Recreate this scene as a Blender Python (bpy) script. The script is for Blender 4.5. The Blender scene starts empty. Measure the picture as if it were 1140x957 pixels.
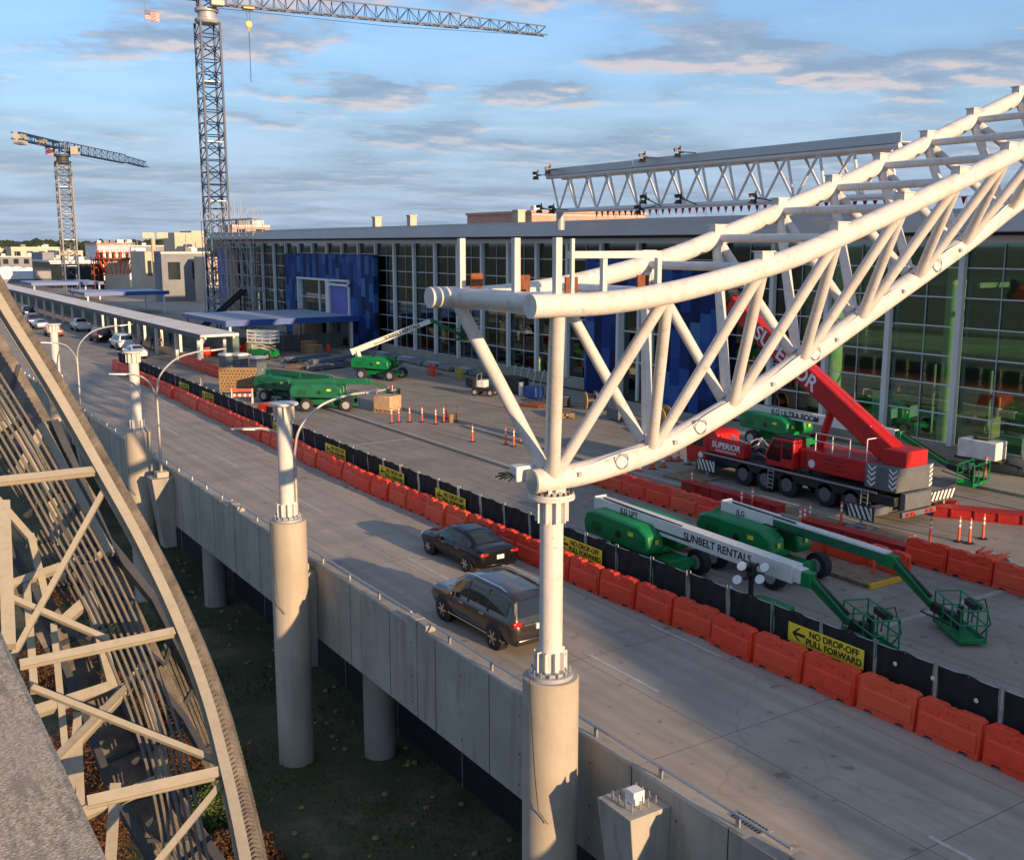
import bpy, math, random
from mathutils import Vector as V, Matrix
random.seed(7)
sc=bpy.context.scene
COL=sc.collection
R=math.radians
pi=math.pi
# ------------------------------------------------------------------ camera
CAMZ=12.5; FPX=1170.; CX,CY=570.,478.5
PITCH=R(10.033); YAW=R(32.945)
Fw=V((math.sin(YAW)*math.cos(PITCH),math.cos(YAW)*math.cos(PITCH),-math.sin(PITCH)))
Rt=V((math.cos(YAW),-math.sin(YAW),0)); Up=Rt.cross(Fw)
cd=bpy.data.cameras.new('camera'); cam=bpy.data.objects.new('camera',cd); COL.objects.link(cam)
cam.location=(0,0,CAMZ); cam.rotation_euler=(pi/2-PITCH,0,-YAW)
cd.sensor_width=36; cd.lens=36*FPX/1140; cd.clip_end=20000; cd.clip_start=.1
sc.camera=cam
def ray(x,y): return Fw+Rt*((x-CX)/FPX)-Up*((y-CY)/FPX)
def G(x,y,z=0):                      # survey helper: where a sight line meets height z
    d=ray(x,y); t=(z-CAMZ)/d.z; return V((d.x*t,d.y*t,z))
def AX(x,y,X): d=ray(x,y); t=X/d.x; return V((X,d.y*t,CAMZ+d.z*t))
def AY(x,y,Y): d=ray(x,y); t=Y/d.y; return V((d.x*t,Y,CAMZ+d.z*t))
def AD(x,y,D): d=ray(x,y).normalized()*D; return d+V((0,0,CAMZ))
# ------------------------------------------------------------------ materials
def nodes(name):
    m=bpy.data.materials.new(name); m.use_nodes=True; nt=m.node_tree
    return m,nt,nt.nodes['Principled BSDF']
def N(nt,t,**k):
    n=nt.nodes.new(t)
    for a,b in k.items():
        if a in n.inputs: n.inputs[a].default_value=b
        else: setattr(n,a,b)
    return n
def mixc(nt,a,b,fac,mode='MIX'):
    n=nt.nodes.new('ShaderNodeMix'); n.data_type='RGBA'; n.blend_type=mode
    for s,v in ((6,a),(7,b),(0,fac)):
        if hasattr(v,'is_output'): nt.links.new(v,n.inputs[s])
        else: n.inputs[s].default_value=(*v,1) if isinstance(v,tuple) and len(v)==3 else v
    return n.outputs[2]
def ramp(nt,src,pts):
    r=nt.nodes.new('ShaderNodeValToRGB'); e=r.color_ramp.elements
    while len(e)<len(pts): e.new(.5)
    for el,(p,c) in zip(e,pts):
        el.position=p; el.color=(c,c,c,1) if not isinstance(c,tuple) else (*c,1)
    nt.links.new(src,r.inputs[0]); return r.outputs[0]
def coord(nt,kind='Object',scale=(1,1,1)):
    tc=N(nt,'ShaderNodeTexCoord'); mp=N(nt,'ShaderNodeMapping'); mp.inputs['Scale'].default_value=scale
    nt.links.new(tc.outputs[kind],mp.inputs[0]); return mp.outputs[0]
def geopos(nt,scale=(1,1,1)):
    g=N(nt,'ShaderNodeNewGeometry'); mp=N(nt,'ShaderNodeMapping'); mp.inputs['Scale'].default_value=scale
    nt.links.new(g.outputs['Position'],mp.inputs[0]); return mp.outputs[0]
def noise(nt,vec,scale,detail=4,rough=.6):
    n=N(nt,'ShaderNodeTexNoise'); n.inputs['Scale'].default_value=scale; n.inputs['Detail'].default_value=detail; n.inputs['Roughness'].default_value=rough
    nt.links.new(vec,n.inputs['Vector']); return n.outputs[0]
def bump(nt,src,b,strength,dist=.02):
    n=N(nt,'ShaderNodeBump'); n.inputs['Strength'].default_value=strength; n.inputs['Distance'].default_value=dist
    nt.links.new(src,n.inputs['Height']); nt.links.new(n.outputs[0],b.inputs['Normal'])
def M(name,c,rough=.6,metal=0,var=.18,scale=2.5,bmp=0,bsc=60,spec=.5,dirt=0,coat=0):
    m,nt,b=nodes(name); v=coord(nt)
    n=noise(nt,v,scale,6,.65)
    lo=tuple(x*(1-var) for x in c); hi=tuple(min(1,x*(1+var)) for x in c)
    col=ramp(nt,n,[(.3,lo),(.7,hi)])
    if dirt:
        n2=noise(nt,v,scale*3.1,8,.7); col=mixc(nt,col,tuple(x*.35+.012 for x in c),ramp(nt,n2,[(.52,0.),(.75,dirt)]))
    nt.links.new(col,b.inputs['Base Color'])
    b.inputs['Roughness'].default_value=rough; b.inputs['Metallic'].default_value=metal
    b.inputs['Specular IOR Level'].default_value=spec; b.inputs['Coat Weight'].default_value=coat
    if bmp: bump(nt,noise(nt,v,bsc,3),b,bmp)
    return m
def concrete(name,c,streak=(1,1,1),jy=0,jx=0,marks=.5,bmp=.15):
    m,nt,b=nodes(name); p=geopos(nt)
    n1=noise(nt,p,.35,8,.6); n2=noise(nt,geopos(nt,streak),1.3,6,.6); n3=noise(nt,p,9,5,.7)
    col=ramp(nt,n1,[(.3,tuple(x*.8 for x in c)),(.7,tuple(x*1.16 for x in c))])
    col=mixc(nt,col,tuple(x*.62 for x in c),ramp(nt,n2,[(.5,0.),(.72,marks)]))
    col=mixc(nt,col,tuple(min(1,x*1.35) for x in c),ramp(nt,n3,[(.55,0.),(.8,.35)]))
    h=n3
    if marks<.5 and jy:
        s0=N(nt,'ShaderNodeSeparateXYZ'); nt.links.new(p,s0.inputs[0])
        def band(c0,wd):
            q=N(nt,'ShaderNodeMath',operation='SUBTRACT'); nt.links.new(s0.outputs['X'],q.inputs[0]); q.inputs[1].default_value=c0
            a=N(nt,'ShaderNodeMath',operation='ABSOLUTE'); nt.links.new(q.outputs[0],a.inputs[0])
            r=N(nt,'ShaderNodeMapRange'); r.inputs['From Min'].default_value=wd; r.inputs['From Max'].default_value=wd*.25; nt.links.new(a.outputs[0],r.inputs[0]); return r.outputs[0]
        tr=None
        for c0,wd in ((16.2,.35),(18.0,.35),(19.7,.35),(21.2,.35),(17.0,.5),(20.4,.5)):
            bb=band(c0,wd); tr=bb if tr is None else mixv(nt,tr,bb)
        n5=noise(nt,geopos(nt,(1.5,.05,1)),1,6,.65)
        mu=N(nt,'ShaderNodeMath',operation='MULTIPLY'); nt.links.new(tr,mu.inputs[0]); nt.links.new(ramp(nt,n5,[(.35,0.),(.7,.5)]),mu.inputs[1])
        col=mixc(nt,col,tuple(x*.5 for x in c),mu.outputs[0])
    if jy:
        n6=noise(nt,p,1.9,2,.4); col=mixc(nt,col,tuple(x*.28 for x in c),ramp(nt,n6,[(.66,0.),(.74,.55)]))
        vo=N(nt,'ShaderNodeTexVoronoi'); vo.feature='DISTANCE_TO_EDGE'; vo.inputs['Scale'].default_value=.17
        wq=N(nt,'ShaderNodeMapping'); nz=N(nt,'ShaderNodeTexNoise'); nz.inputs['Scale'].default_value=.8; nz.inputs['Detail'].default_value=5; nt.links.new(p,nz.inputs['Vector'])
        vm=N(nt,'ShaderNodeVectorMath',operation='ADD'); nt.links.new(p,vm.inputs[0]); nt.links.new(nz.outputs['Color'],vm.inputs[1]); nt.links.new(vm.outputs[0],vo.inputs['Vector'])
        col=mixc(nt,col,tuple(x*.45 for x in c),ramp(nt,vo.outputs['Distance'],[(.002,.28),(.005,0.)]))
        s=N(nt,'ShaderNodeSeparateXYZ'); nt.links.new(p,s.inputs[0])
        acc=None
        for ax,per in (('Y',jy),('X',jx)):
            if not per: continue
            a=N(nt,'ShaderNodeMath',operation='DIVIDE'); nt.links.new(s.outputs[ax],a.inputs[0]); a.inputs[1].default_value=per
            f=N(nt,'ShaderNodeMath',operation='FRACT'); nt.links.new(a.outputs[0],f.inputs[0])
            q=N(nt,'ShaderNodeMath',operation='LESS_THAN'); nt.links.new(f.outputs[0],q.inputs[0]); q.inputs[1].default_value=.028/per
            acc=q.outputs[0] if acc is None else mixv(nt,acc,q.outputs[0])
        col=mixc(nt,col,tuple(x*.4 for x in c),acc)
    nt.links.new(col,b.inputs['Base Color']); b.inputs['Roughness'].default_value=.85; b.inputs['Specular IOR Level'].default_value=.3
    bump(nt,h,b,bmp,.02); return m
def mixv(nt,a,b):
    q=N(nt,'ShaderNodeMath',operation='MAXIMUM'); nt.links.new(a,q.inputs[0]); nt.links.new(b,q.inputs[1]); return q.outputs[0]
mt={}
mt['white']=M('white_painted_steel',(.66,.63,.60),.42,0,.06,1.2,dirt=.3,spec=.4)
def scuff():
    nt=mt['white'].node_tree; b=nt.nodes['Principled BSDF']; src=b.inputs['Base Color'].links[0].from_socket
    p=geopos(nt); n=noise(nt,p,5,8,.75); c=mixc(nt,src,(.30,.29,.28),ramp(nt,n,[(.57,0.),(.66,.6)]))
    n2=noise(nt,geopos(nt,(1,1,.25)),2.2,6,.7); c=mixc(nt,c,(.40,.33,.26),ramp(nt,n2,[(.52,0.),(.76,.55)]))
    nt.links.new(c,b.inputs['Base Color']); bump(nt,noise(nt,p,12,4),b,.06,.02)
scuff()
mt['whitet']=M('white_truss_paint',(.80,.80,.80),.45,0,.05,1.2,dirt=.1)
mt['whiteb']=M('white_panel',(.72,.72,.72),.5,0,.08,1.5,dirt=.2)
mt['galv']=M('galvanised_steel',(.42,.43,.44),.42,.7,.15,8)
mt['alu']=M('lamp_post_metal',(.55,.53,.5),.35,.6,.1,4)
mt['dark']=M('dark_rubber',(.018,.018,.02),.75,0,.3,6)
mt['tyre']=M('tyre_rubber',(.022,.022,.024),.85,0,.4,9,bmp=.4,bsc=30)
mt['black']=M('black_metal',(.02,.02,.022),.45,0,.3,4)
mt['cap']=M('grey_steel_cap',(.38,.4,.43),.5,.2,.1,3)
mt['rust']=M('rusty_steel',(.20,.06,.025),.85,0,.4,8,bmp=.3)
mt['pier']=concrete('pier_concrete',(.45,.395,.32),(1,1,.15),marks=.6)
mt['wall']=concrete('parapet_concrete',(.37,.345,.30),(1.7,1.7,.2),marks=.95,bmp=.3)
mt['road']=concrete('road_concrete',(.39,.34,.285),(2.6,.10,1),jy=6.1,jx=3.66,marks=.45)
mt['plaza']=concrete('plaza_concrete',(.30,.262,.22),(1.6,.12,1),jy=7.6,jx=4.6,marks=.75)
mt['kerb']=concrete('kerb_concrete',(.36,.33,.27),(1,.4,1),marks=.5)
mt['timber']=M('timber',(.36,.22,.10),.8,0,.35,3,bmp=.4,bsc=25,dirt=.4)
mt['mat']=M('timber_mat',(.25,.17,.10),.85,0,.4,2.5,bmp=.5,bsc=18,dirt=.6)
mt['orange']=M('orange_plastic',(.86,.06,.02),.5,0,.14,1.4,dirt=.35,bmp=.1,bsc=30)
def orangemat():
    m=mt['orange']; nt=m.node_tree; b=nt.nodes['Principled BSDF']; src=b.inputs['Base Color'].links[0].from_socket
    oi=N(nt,'ShaderNodeObjectInfo'); f=ramp(nt,oi.outputs['Random'],[(0.,0.),(.55,.1),(1.,.75)])
    c=mixc(nt,src,(.80,.115,.045),f)
    n=noise(nt,coord(nt,'Object',(3,3,.6)),4,6,.7); c=mixc(nt,c,(.16,.06,.035),ramp(nt,n,[(.55,0.),(.72,.6)]))
    nt.links.new(c,b.inputs['Base Color'])
orangemat()
mt['cone']=M('orange_rubber',(.80,.10,.03),.55,0,.12,4)
mt['refl']=M('reflective_white',(.8,.8,.8),.35,0,.05,5)
mt['olive']=M('yellow_plastic',(.42,.33,.05),.6,0,.2,2,dirt=.4)
mt['fence']=M('black_mesh_screen',(.012,.012,.013),.85,0,.5,3,bmp=.6,bsc=5)
mt['sign']=M('yellow_sign',(.82,.68,.04),.55,0,.05,2,dirt=.15)
mt['ink']=M('black_ink',(.012,.012,.012),.6,0,.1,2)
mt['green']=M('green_machine_paint',(.002,.20,.055),.4,0,.18,1.5,dirt=.5,coat=.05)
mt['dgreen']=M('dark_green_machine_paint',(.01,.13,.06),.4,0,.25,1.5,dirt=.5)
mt['boom']=M('white_boom_paint',(.74,.72,.68),.42,0,.08,1.5,dirt=.4)
mt['red']=M('red_machine_paint',(.50,.012,.012),.38,0,.15,1.3,dirt=.45,coat=.1)
mt['rred']=M('red_steel_beam',(.40,.02,.015),.5,0,.25,1.5,dirt=.5)
mt['grey']=M('grey_machine_paint',(.12,.13,.14),.42,0,.15,1.5,dirt=.4)
mt['wtext']=M('white_lettering',(.82,.82,.82),.5,0,.03,2)
mt['stripe']=M('white_stripe',(.75,.74,.7),.5,0,.1,4)
mt['blue']=M('blue_fascia',(.03,.09,.33),.4,0,.12,1.2)
mt['cblue']=M('blue_crane_paint',(.014,.038,.105),.5,0,.2,.4,dirt=.3)
mt['cgrey']=M('pale_crane_paint',(.16,.165,.18),.5,.1,.15,.4,dirt=.3)
mt['ccab']=M('pale_crane_cab',(.48,.45,.39),.5,0,.1,.5,dirt=.3)
mt['yell']=M('yellow_machine_paint',(.75,.42,.03),.45,0,.1,2)
mt['mull']=M('pale_mullion',(.66,.67,.68),.42,.1,.05,1)
mt['fascia']=M('eave_metal',(.50,.51,.53),.4,.3,.06,.3)
mt['roofd']=M('dark_roof_metal',(.085,.095,.115),.5,.2,.12,.3)
mt['croof']=M('blue_grey_canopy_roof',(.34,.39,.47),.55,.1,.1,.25,dirt=.25)
mt['canopy']=M('canopy_roof',(.78,.72,.63),.6,0,.12,.25,dirt=.3)
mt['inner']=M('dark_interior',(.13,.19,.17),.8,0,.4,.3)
mt['floor']=M('interior_slab',(.24,.22,.17),.8,0,.4,.25,dirt=.4)
mt['icol']=M('interior_column',(.62,.55,.33),.7,0,.15,.5)
mt['beige']=M('beige_concrete',(.55,.47,.36),.8,0,.15,.12,dirt=.2)
mt['bgrey']=M('grey_block_concrete',(.22,.235,.26),.8,0,.18,.12,dirt=.3)
mt['brick']=M('pink_brick',(.52,.30,.22),.8,0,.15,.4)
mt['tent']=M('white_tent_fabric',(.72,.73,.75),.7,0,.08,.3)
mt['dglass']=M('dark_window_glass',(.02,.03,.035),.08,0,.3,.5)
mt['purple']=M('blue_wrapped_panel',(.13,.12,.42),.6,0,.2,.6)
mt['tan']=M('tan_sheathing',(.38,.22,.13),.8,0,.2,.4)
mt['frame']=M('cream_steel_frame',(.36,.325,.255),.5,0,.08,6,dirt=.35,bmp=.05,bsc=60)
mt['louver']=M('weathered_decking',(.16,.14,.115),.75,0,.5,4,bmp=.5,bsc=25,dirt=.6)
mt['slat']=M('grey_metal_slat',(.17,.155,.135),.55,0,.2,5,dirt=.4)
mt['girder']=M('blue_grey_girder',(.05,.055,.065),.6,0,.25,2,dirt=.3)
mt['skin']=M('skin',(.45,.26,.18),.6); mt['cloth']=M('dark_cloth',(.04,.045,.07),.9,0,.3,6)
mt['shirt']=M('pale_cloth',(.6,.5,.45),.9); mt['vest']=M('hi_vis_cloth',(.55,.7,.05),.8)
mt['carblack']=M('black_car_paint',(.006,.006,.007),.2,0,.1,2,coat=.25,spec=.3)
mt['suvp']=M('bronze_grey_car_paint',(.055,.048,.045),.22,.55,.08,2,coat=.8)
mt['carwhite']=M('white_car_paint',(.72,.72,.72),.25,0,.04,2,coat=.5)
mt['carsilver']=M('silver_car_paint',(.4,.41,.42),.3,.5,.05,2,coat=.5)
mt['carred']=M('copper_car_paint',(.28,.10,.06),.3,.2,.05,2,coat=.5)
mt['carblue']=M('navy_car_paint',(.03,.04,.09),.25,.2,.05,2,coat=.5)
mt['glass']=M('car_glass',(.012,.014,.016),.06,0,.1,1,coat=.3)
mt['chrome']=M('chrome',(.6,.6,.6),.15,1,.05,3)
mt['tail']=M('tail_lamp_plastic',(.42,.008,.008),.2,0,.1,3,coat=.5)
mt['plate']=M('licence_plate',(.75,.75,.72),.5)
mt['pot']=M('slate_plastic',(.10,.13,.16),.5,0,.12,2); mt['potw']=M('white_plastic',(.7,.7,.68),.5)
mt['ply']=M('brown_board',(.30,.19,.09),.8,0,.3,6)
mt['pipe']=M('grey_steel_stock',(.24,.27,.31),.5,.4,.3,1.5,dirt=.4)
mt['bark']=M('bark',(.09,.06,.04),.9)
mt['flagr']=M('flag_red',(.55,.03,.04),.8); mt['flagb']=M('flag_blue',(.03,.04,.2),.8)
mt['lens']=M('lamp_reflector',(.85,.82,.75),.2,.3,.05,4)
def leafmat(name,c):
    m,nt,b=nodes(name); p=geopos(nt)
    n=noise(nt,p,2.2,3); n2=noise(nt,p,14,2)
    col=ramp(nt,n,[(.35,tuple(x*.55 for x in c)),(.65,tuple(x*1.3 for x in c))])
    col=mixc(nt,col,(.07,.10,.02),ramp(nt,n2,[(.56,0.),(.66,.55)]))
    nt.links.new(col,b.inputs['Base Color']); b.inputs['Roughness'].default_value=.7; b.inputs['Specular IOR Level'].default_value=.2
    return m
mt['leafr']=leafmat('russet_foliage',(.12,.05,.026)); mt['leafg']=leafmat('green_foliage',(.075,.11,.03)); mt['leafd']=leafmat('dark_wood_foliage',(.03,.045,.02))
# blue cladding: random tone per panel
def panelmat():
    m,nt,b=nodes('blue_cladding_panels'); p=geopos(nt)
    s=N(nt,'ShaderNodeSeparateXYZ'); nt.links.new(p,s.inputs[0])
    def cell(out,per,off=None):
        a=N(nt,'ShaderNodeMath',operation='DIVIDE'); nt.links.new(out,a.inputs[0]); a.inputs[1].default_value=per
        src=a.outputs[0]
        if off is not None:
            d=N(nt,'ShaderNodeMath',operation='ADD'); nt.links.new(src,d.inputs[0]); nt.links.new(off,d.inputs[1]); src=d.outputs[0]
        f=N(nt,'ShaderNodeMath',operation='FLOOR'); nt.links.new(src,f.inputs[0]); return f.outputs[0],src
    cy,_=cell(s.outputs['Y'],1.05)
    wn0=N(nt,'ShaderNodeTexWhiteNoise'); wn0.noise_dimensions='1D'; nt.links.new(cy,wn0.inputs['W'])
    cz,raw=cell(s.outputs['Z'],2.1,wn0.outputs[0])
    c=N(nt,'ShaderNodeCombineXYZ'); nt.links.new(cy,c.inputs[0]); nt.links.new(cz,c.inputs[1])
    wn=N(nt,'ShaderNodeTexWhiteNoise'); wn.noise_dimensions='2D'; nt.links.new(c.outputs[0],wn.inputs['Vector'])
    col=ramp(nt,wn.outputs[0],[(0,(.006,.012,.06)),(.35,(.010,.028,.13)),(.6,(.016,.05,.22)),(.85,(.03,.10,.30)),(1,(.06,.16,.33))])
    nt.links.new(col,b.inputs['Base Color']); b.inputs['Roughness'].default_value=.6; b.inputs['Specular IOR Level'].default_value=.15
    return m
mt['panels']=panelmat()
def glassmat():
    m=bpy.data.materials.new('curtain_wall_glass'); m.use_nodes=True; nt=m.node_tree; nt.nodes.clear()
    o=N(nt,'ShaderNodeOutputMaterial'); t=N(nt,'ShaderNodeBsdfTransparent'); g=N(nt,'ShaderNodeBsdfGlossy'); x=N(nt,'ShaderNodeMixShader')
    t.inputs[0].default_value=(.70,.92,.84,1); g.inputs[0].default_value=(.8,.9,.88,1); g.inputs['Roughness'].default_value=.03
    f=N(nt,'ShaderNodeFresnel'); f.inputs[0].default_value=1.5
    p=geopos(nt); n=noise(nt,p,.35,2); bn=N(nt,'ShaderNodeBump'); bn.inputs['Strength'].default_value=.04; nt.links.new(n,bn.inputs['Height']); nt.links.new(bn.outputs[0],g.inputs['Normal'])
    a=N(nt,'ShaderNodeMath',operation='MULTIPLY_ADD'); nt.links.new(f.outputs[0],a.inputs[0]); a.inputs[1].default_value=1.25; a.inputs[2].default_value=.07
    nt.links.new(a.outputs[0],x.inputs[0]); nt.links.new(t.outputs[0],x.inputs[1]); nt.links.new(g.outputs[0],x.inputs[2]); nt.links.new(x.outputs[0],o.inputs[0])
    return m
mt['cw']=glassmat()
def grassmat():
    m,nt,b=nodes('yard_grass'); p=geopos(nt)
    n=noise(nt,p,.35,6); n2=noise(nt,p,7,6,.7)
    col=ramp(nt,n,[(.36,(.06,.075,.028)),(.54,(.11,.10,.05)),(.70,(.22,.165,.105))])
    col=mixc(nt,col,(.02,.03,.012),ramp(nt,n2,[(.5,0.),(.7,.8)]))
    nt.links.new(col,b.inputs['Base Color']); b.inputs['Roughness'].default_value=.95; bump(nt,n2,b,.8,.1); return m
mt['grass']=grassmat()
def gravelmat():
    m,nt,b=nodes('gravel_roofing'); p=geopos(nt)
    v=N(nt,'ShaderNodeTexVoronoi'); v.inputs['Scale'].default_value=75; nt.links.new(p,v.inputs['Vector'])
    n=noise(nt,geopos(nt,(22,3.0,3)),1,4); n2=noise(nt,p,1.6,5)
    col=ramp(nt,v.outputs['Color'],[(.2,(.34,.26,.18)),(.8,(.66,.53,.39))])
    col=mixc(nt,col,(.20,.17,.135),ramp(nt,n,[(.48,0.),(.62,.55)]))
    col=mixc(nt,col,(.48,.39,.30),ramp(nt,n2,[(.45,0.),(.7,.5)]))
    nt.links.new(col,b.inputs['Base Color']); b.inputs['Roughness'].default_value=.95
    h=N(nt,'ShaderNodeMath',operation='ADD'); nt.links.new(v.outputs['Distance'],h.inputs[0]); nt.links.new(n,h.inputs[1])
    bump(nt,h.outputs[0],b,.3,.01); return m
mt['gravel']=gravelmat()
# ------------------------------------------------------------------ mesh builder
Z=V((0,0,1))
class MB:
    def __init__(s): s.v=[]; s.f=[]
    def add(s,vs,fs):
        o=len(s.v); s.v+= [V(x) for x in vs]; s.f+=[tuple(i+o for i in f) for f in fs]; return s
    def hexa(s,p): return s.add(p,[(0,3,2,1),(4,5,6,7),(0,1,5,4),(1,2,6,5),(2,3,7,6),(3,0,4,7)])
    def box(s,c,d,rz=0):
        cx,cy,cz=c; a,b,h=d[0]/2,d[1]/2,d[2]/2; co,si=math.cos(rz),math.sin(rz)
        q=[(-a,-b),(a,-b),(a,b),(-a,b)]
        return s.hexa([(cx+x*co-y*si,cy+x*si+y*co,cz+z) for z in (-h,h) for x,y in q])
    def bx(s,x0,x1,y0,y1,z0,z1): return s.box(((x0+x1)/2,(y0+y1)/2,(z0+z1)/2),(abs(x1-x0),abs(y1-y0),abs(z1-z0)))
    def fr(s,p,q,up):
        d=(q-p).normalized(); u=V(up)
        if abs(d.dot(u.normalized()))>.98: u=V((0,1,0)) if abs(d.y)<.9 else V((1,0,0))
        x=d.cross(u).normalized(); return d,x,x.cross(d)
    def beam(s,p,q,w,h,up=Z,w2=None,h2=None):
        p,q=V(p),V(q); d,x,y=s.fr(p,q,up); w2=w if w2 is None else w2; h2=h if h2 is None else h2
        def sq(c,a,b): return [c-x*a/2-y*b/2,c+x*a/2-y*b/2,c+x*a/2+y*b/2,c-x*a/2+y*b/2]
        return s.hexa(sq(p,w,h)+sq(q,w2,h2))
    def ibeam(s,p,q,w,h,tf=.03,up=Z):
        p,q=V(p),V(q); d,x,y=s.fr(p,q,up); o=y*(h/2-tf/2)
        s.beam(p+o,q+o,w,tf,up); s.beam(p-o,q-o,w,tf,up); return s.beam(p,q,.025,h-2*tf,up)
    def tube(s,p,q,r,r2=None,n=10,cap=True):
        p,q=V(p),V(q); r2=r if r2 is None else r2; d,x,y=s.fr(p,q,Z); vs=[]
        for c,k in ((p,r),(q,r2)):
            vs+=[c+x*math.cos(2*pi*i/n)*k+y*math.sin(2*pi*i/n)*k for i in range(n)]
        fs=[(i,(i+1)%n,n+(i+1)%n,n+i) for i in range(n)]
        if cap: fs+=[tuple(range(n))[::-1],tuple(range(n,2*n))]
        return s.add(vs,fs)
    def path(s,pts,r,n=10,rs=None):
        pts=[V(p) for p in pts]; m=len(pts); vs=[]; u=None
        for i,c in enumerate(pts):
            d=(pts[min(i+1,m-1)]-pts[max(i-1,0)]).normalized()
            if u is None: u=Z if abs(d.z)<.9 else V((0,1,0))
            x=d.cross(u).normalized(); y=x.cross(d); u=y; k=rs[i] if rs else r
            vs+=[c+x*math.cos(2*pi*j/n)*k+y*math.sin(2*pi*j/n)*k for j in range(n)]
        fs=[(i*n+j,i*n+(j+1)%n,(i+1)*n+(j+1)%n,(i+1)*n+j) for i in range(m-1) for j in range(n)]
        fs+=[tuple(range(n))[::-1],tuple(range((m-1)*n,m*n))]
        return s.add(vs,fs)
    def lathe(s,prof,c=(0,0,0),n=24):
        m=len(prof); c=V(c)
        vs=[c+V((r*math.cos(2*pi*j/n),r*math.sin(2*pi*j/n),z)) for r,z in prof for j in range(n)]
        fs=[(i*n+j,i*n+(j+1)%n,(i+1)*n+(j+1)%n,(i+1)*n+j) for i in range(m-1) for j in range(n)]
        fs+=[tuple(range(n))[::-1],tuple(range((m-1)*n,m*n))]
        return s.add(vs,fs)
    def prism(s,poly,a,b,ax='x'):
        n=len(poly)
        def P(u,v,w): return (w,u,v) if ax=='x' else ((u,w,v) if ax=='y' else (u,v,w))
        vs=[P(u,v,a) for u,v in poly]+[P(u,v,b) for u,v in poly]
        return s.add(vs,[(i,(i+1)%n,n+(i+1)%n,n+i) for i in range(n)]+[tuple(range(n))[::-1],tuple(range(n,2*n))])
    def slab(s,q,th):       # quad with thickness
        a=[V(p) for p in q]; nrm=(a[1]-a[0]).cross(a[3]-a[0]).normalized()*th
        return s.hexa([p-nrm for p in a]+a)
    def quad(s,a,b,c,d): return s.add([a,b,c,d],[(0,1,2,3)])
    def build(s,name,m,parent=None,off=None,smooth=True,bev=0,kind=None):
        me=bpy.data.meshes.new(name); o=V(off) if off is not None else V((0,0,0))
        me.from_pydata([tuple(x-o) for x in s.v],[],s.f); me.validate()
        import bmesh
        bm=bmesh.new(); bm.from_mesh(me); bmesh.ops.recalc_face_normals(bm,faces=bm.faces); bm.to_mesh(me); bm.free()
        me.materials.append(mt[m] if isinstance(m,str) else m)
        if smooth:
            me.polygons.foreach_set('use_smooth',[True]*len(me.polygons)); me.set_sharp_from_angle(angle=R(38))
        ob=bpy.data.objects.new(name,me); COL.objects.link(ob)
        if parent is not None: ob.parent=parent
        elif off is not None: ob.location=o
        if bev:
            b=ob.modifiers.new('bevel','BEVEL'); b.width=bev; b.segments=2; b.limit_method='ANGLE'; b.angle_limit=R(40)
        if kind: ob['kind']=kind
        return ob
def tag(o,label,cat,group=None):
    o['label']=label; o['category']=cat
    if group: o['group']=group
    return o
def thing(name,label,cat,loc=(0,0,0),rz=0,group=None):
    o=bpy.data.objects.new(name,None); COL.objects.link(o); o.location=loc; o.rotation_euler=(0,0,rz); o.empty_display_size=.2
    return tag(o,label,cat,group)
def dup(o,loc=None,rz=None,label=None,group=None,parent=None):
    c=o.copy(); COL.objects.link(c)
    if parent is not None: c.parent=parent
    if loc is not None: c.location=loc
    if rz is not None: c.rotation_euler=(0,0,rz)
    if label: c['label']=label
    if group: c['group']=group
    for ch in list(o.children): dup(ch,parent=c)
    return c
def text(s,size,m,parent,loc,rot,off=0,ext=.004,sx=1,shear=0,align='CENTER',space=1):
    cu=bpy.data.curves.new('lettering','FONT'); cu.body=s; cu.size=size; cu.extrude=ext; cu.offset=off; cu.align_x=align; cu.align_y='CENTER'; cu.shear=shear; cu.space_line=space
    t=bpy.data.objects.new('lettering',cu); COL.objects.link(t); bpy.context.view_layer.update()
    me=bpy.data.meshes.new_from_object(t.evaluated_get(bpy.context.evaluated_depsgraph_get())); me.name='lettering'
    bpy.data.objects.remove(t); me.materials.append(mt[m]) if not me.materials else me.materials.__setitem__(0,mt[m])
    o=bpy.data.objects.new('lettering',me); COL.objects.link(o); o.parent=parent; o.location=loc; o.rotation_euler=rot; o.scale=(sx,1,1)
    return o
LEFT=(pi/2,0,-pi/2)      # lettering facing -X, reading towards -Y
def struct(name,mb,m,**k): return mb.build(name,m,kind='structure',**k)
def cr(pts,n):          # Catmull-Rom resample
    pts=[V(p) for p in pts]; P=[2*pts[0]-pts[1]]+pts+[2*pts[-1]-pts[-2]]; out=[]
    for i in range(1,len(P)-2):
        a,b,c,d=P[i-1:i+3]
        for k in range(n):
            t=k/n; out.append(.5*((2*b)+(c-a)*t+(2*a-5*b+4*c-d)*t*t+(3*b-a-3*c+d)*t**3))
    return out+[pts[-1]]
YARD=-6.5
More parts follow.
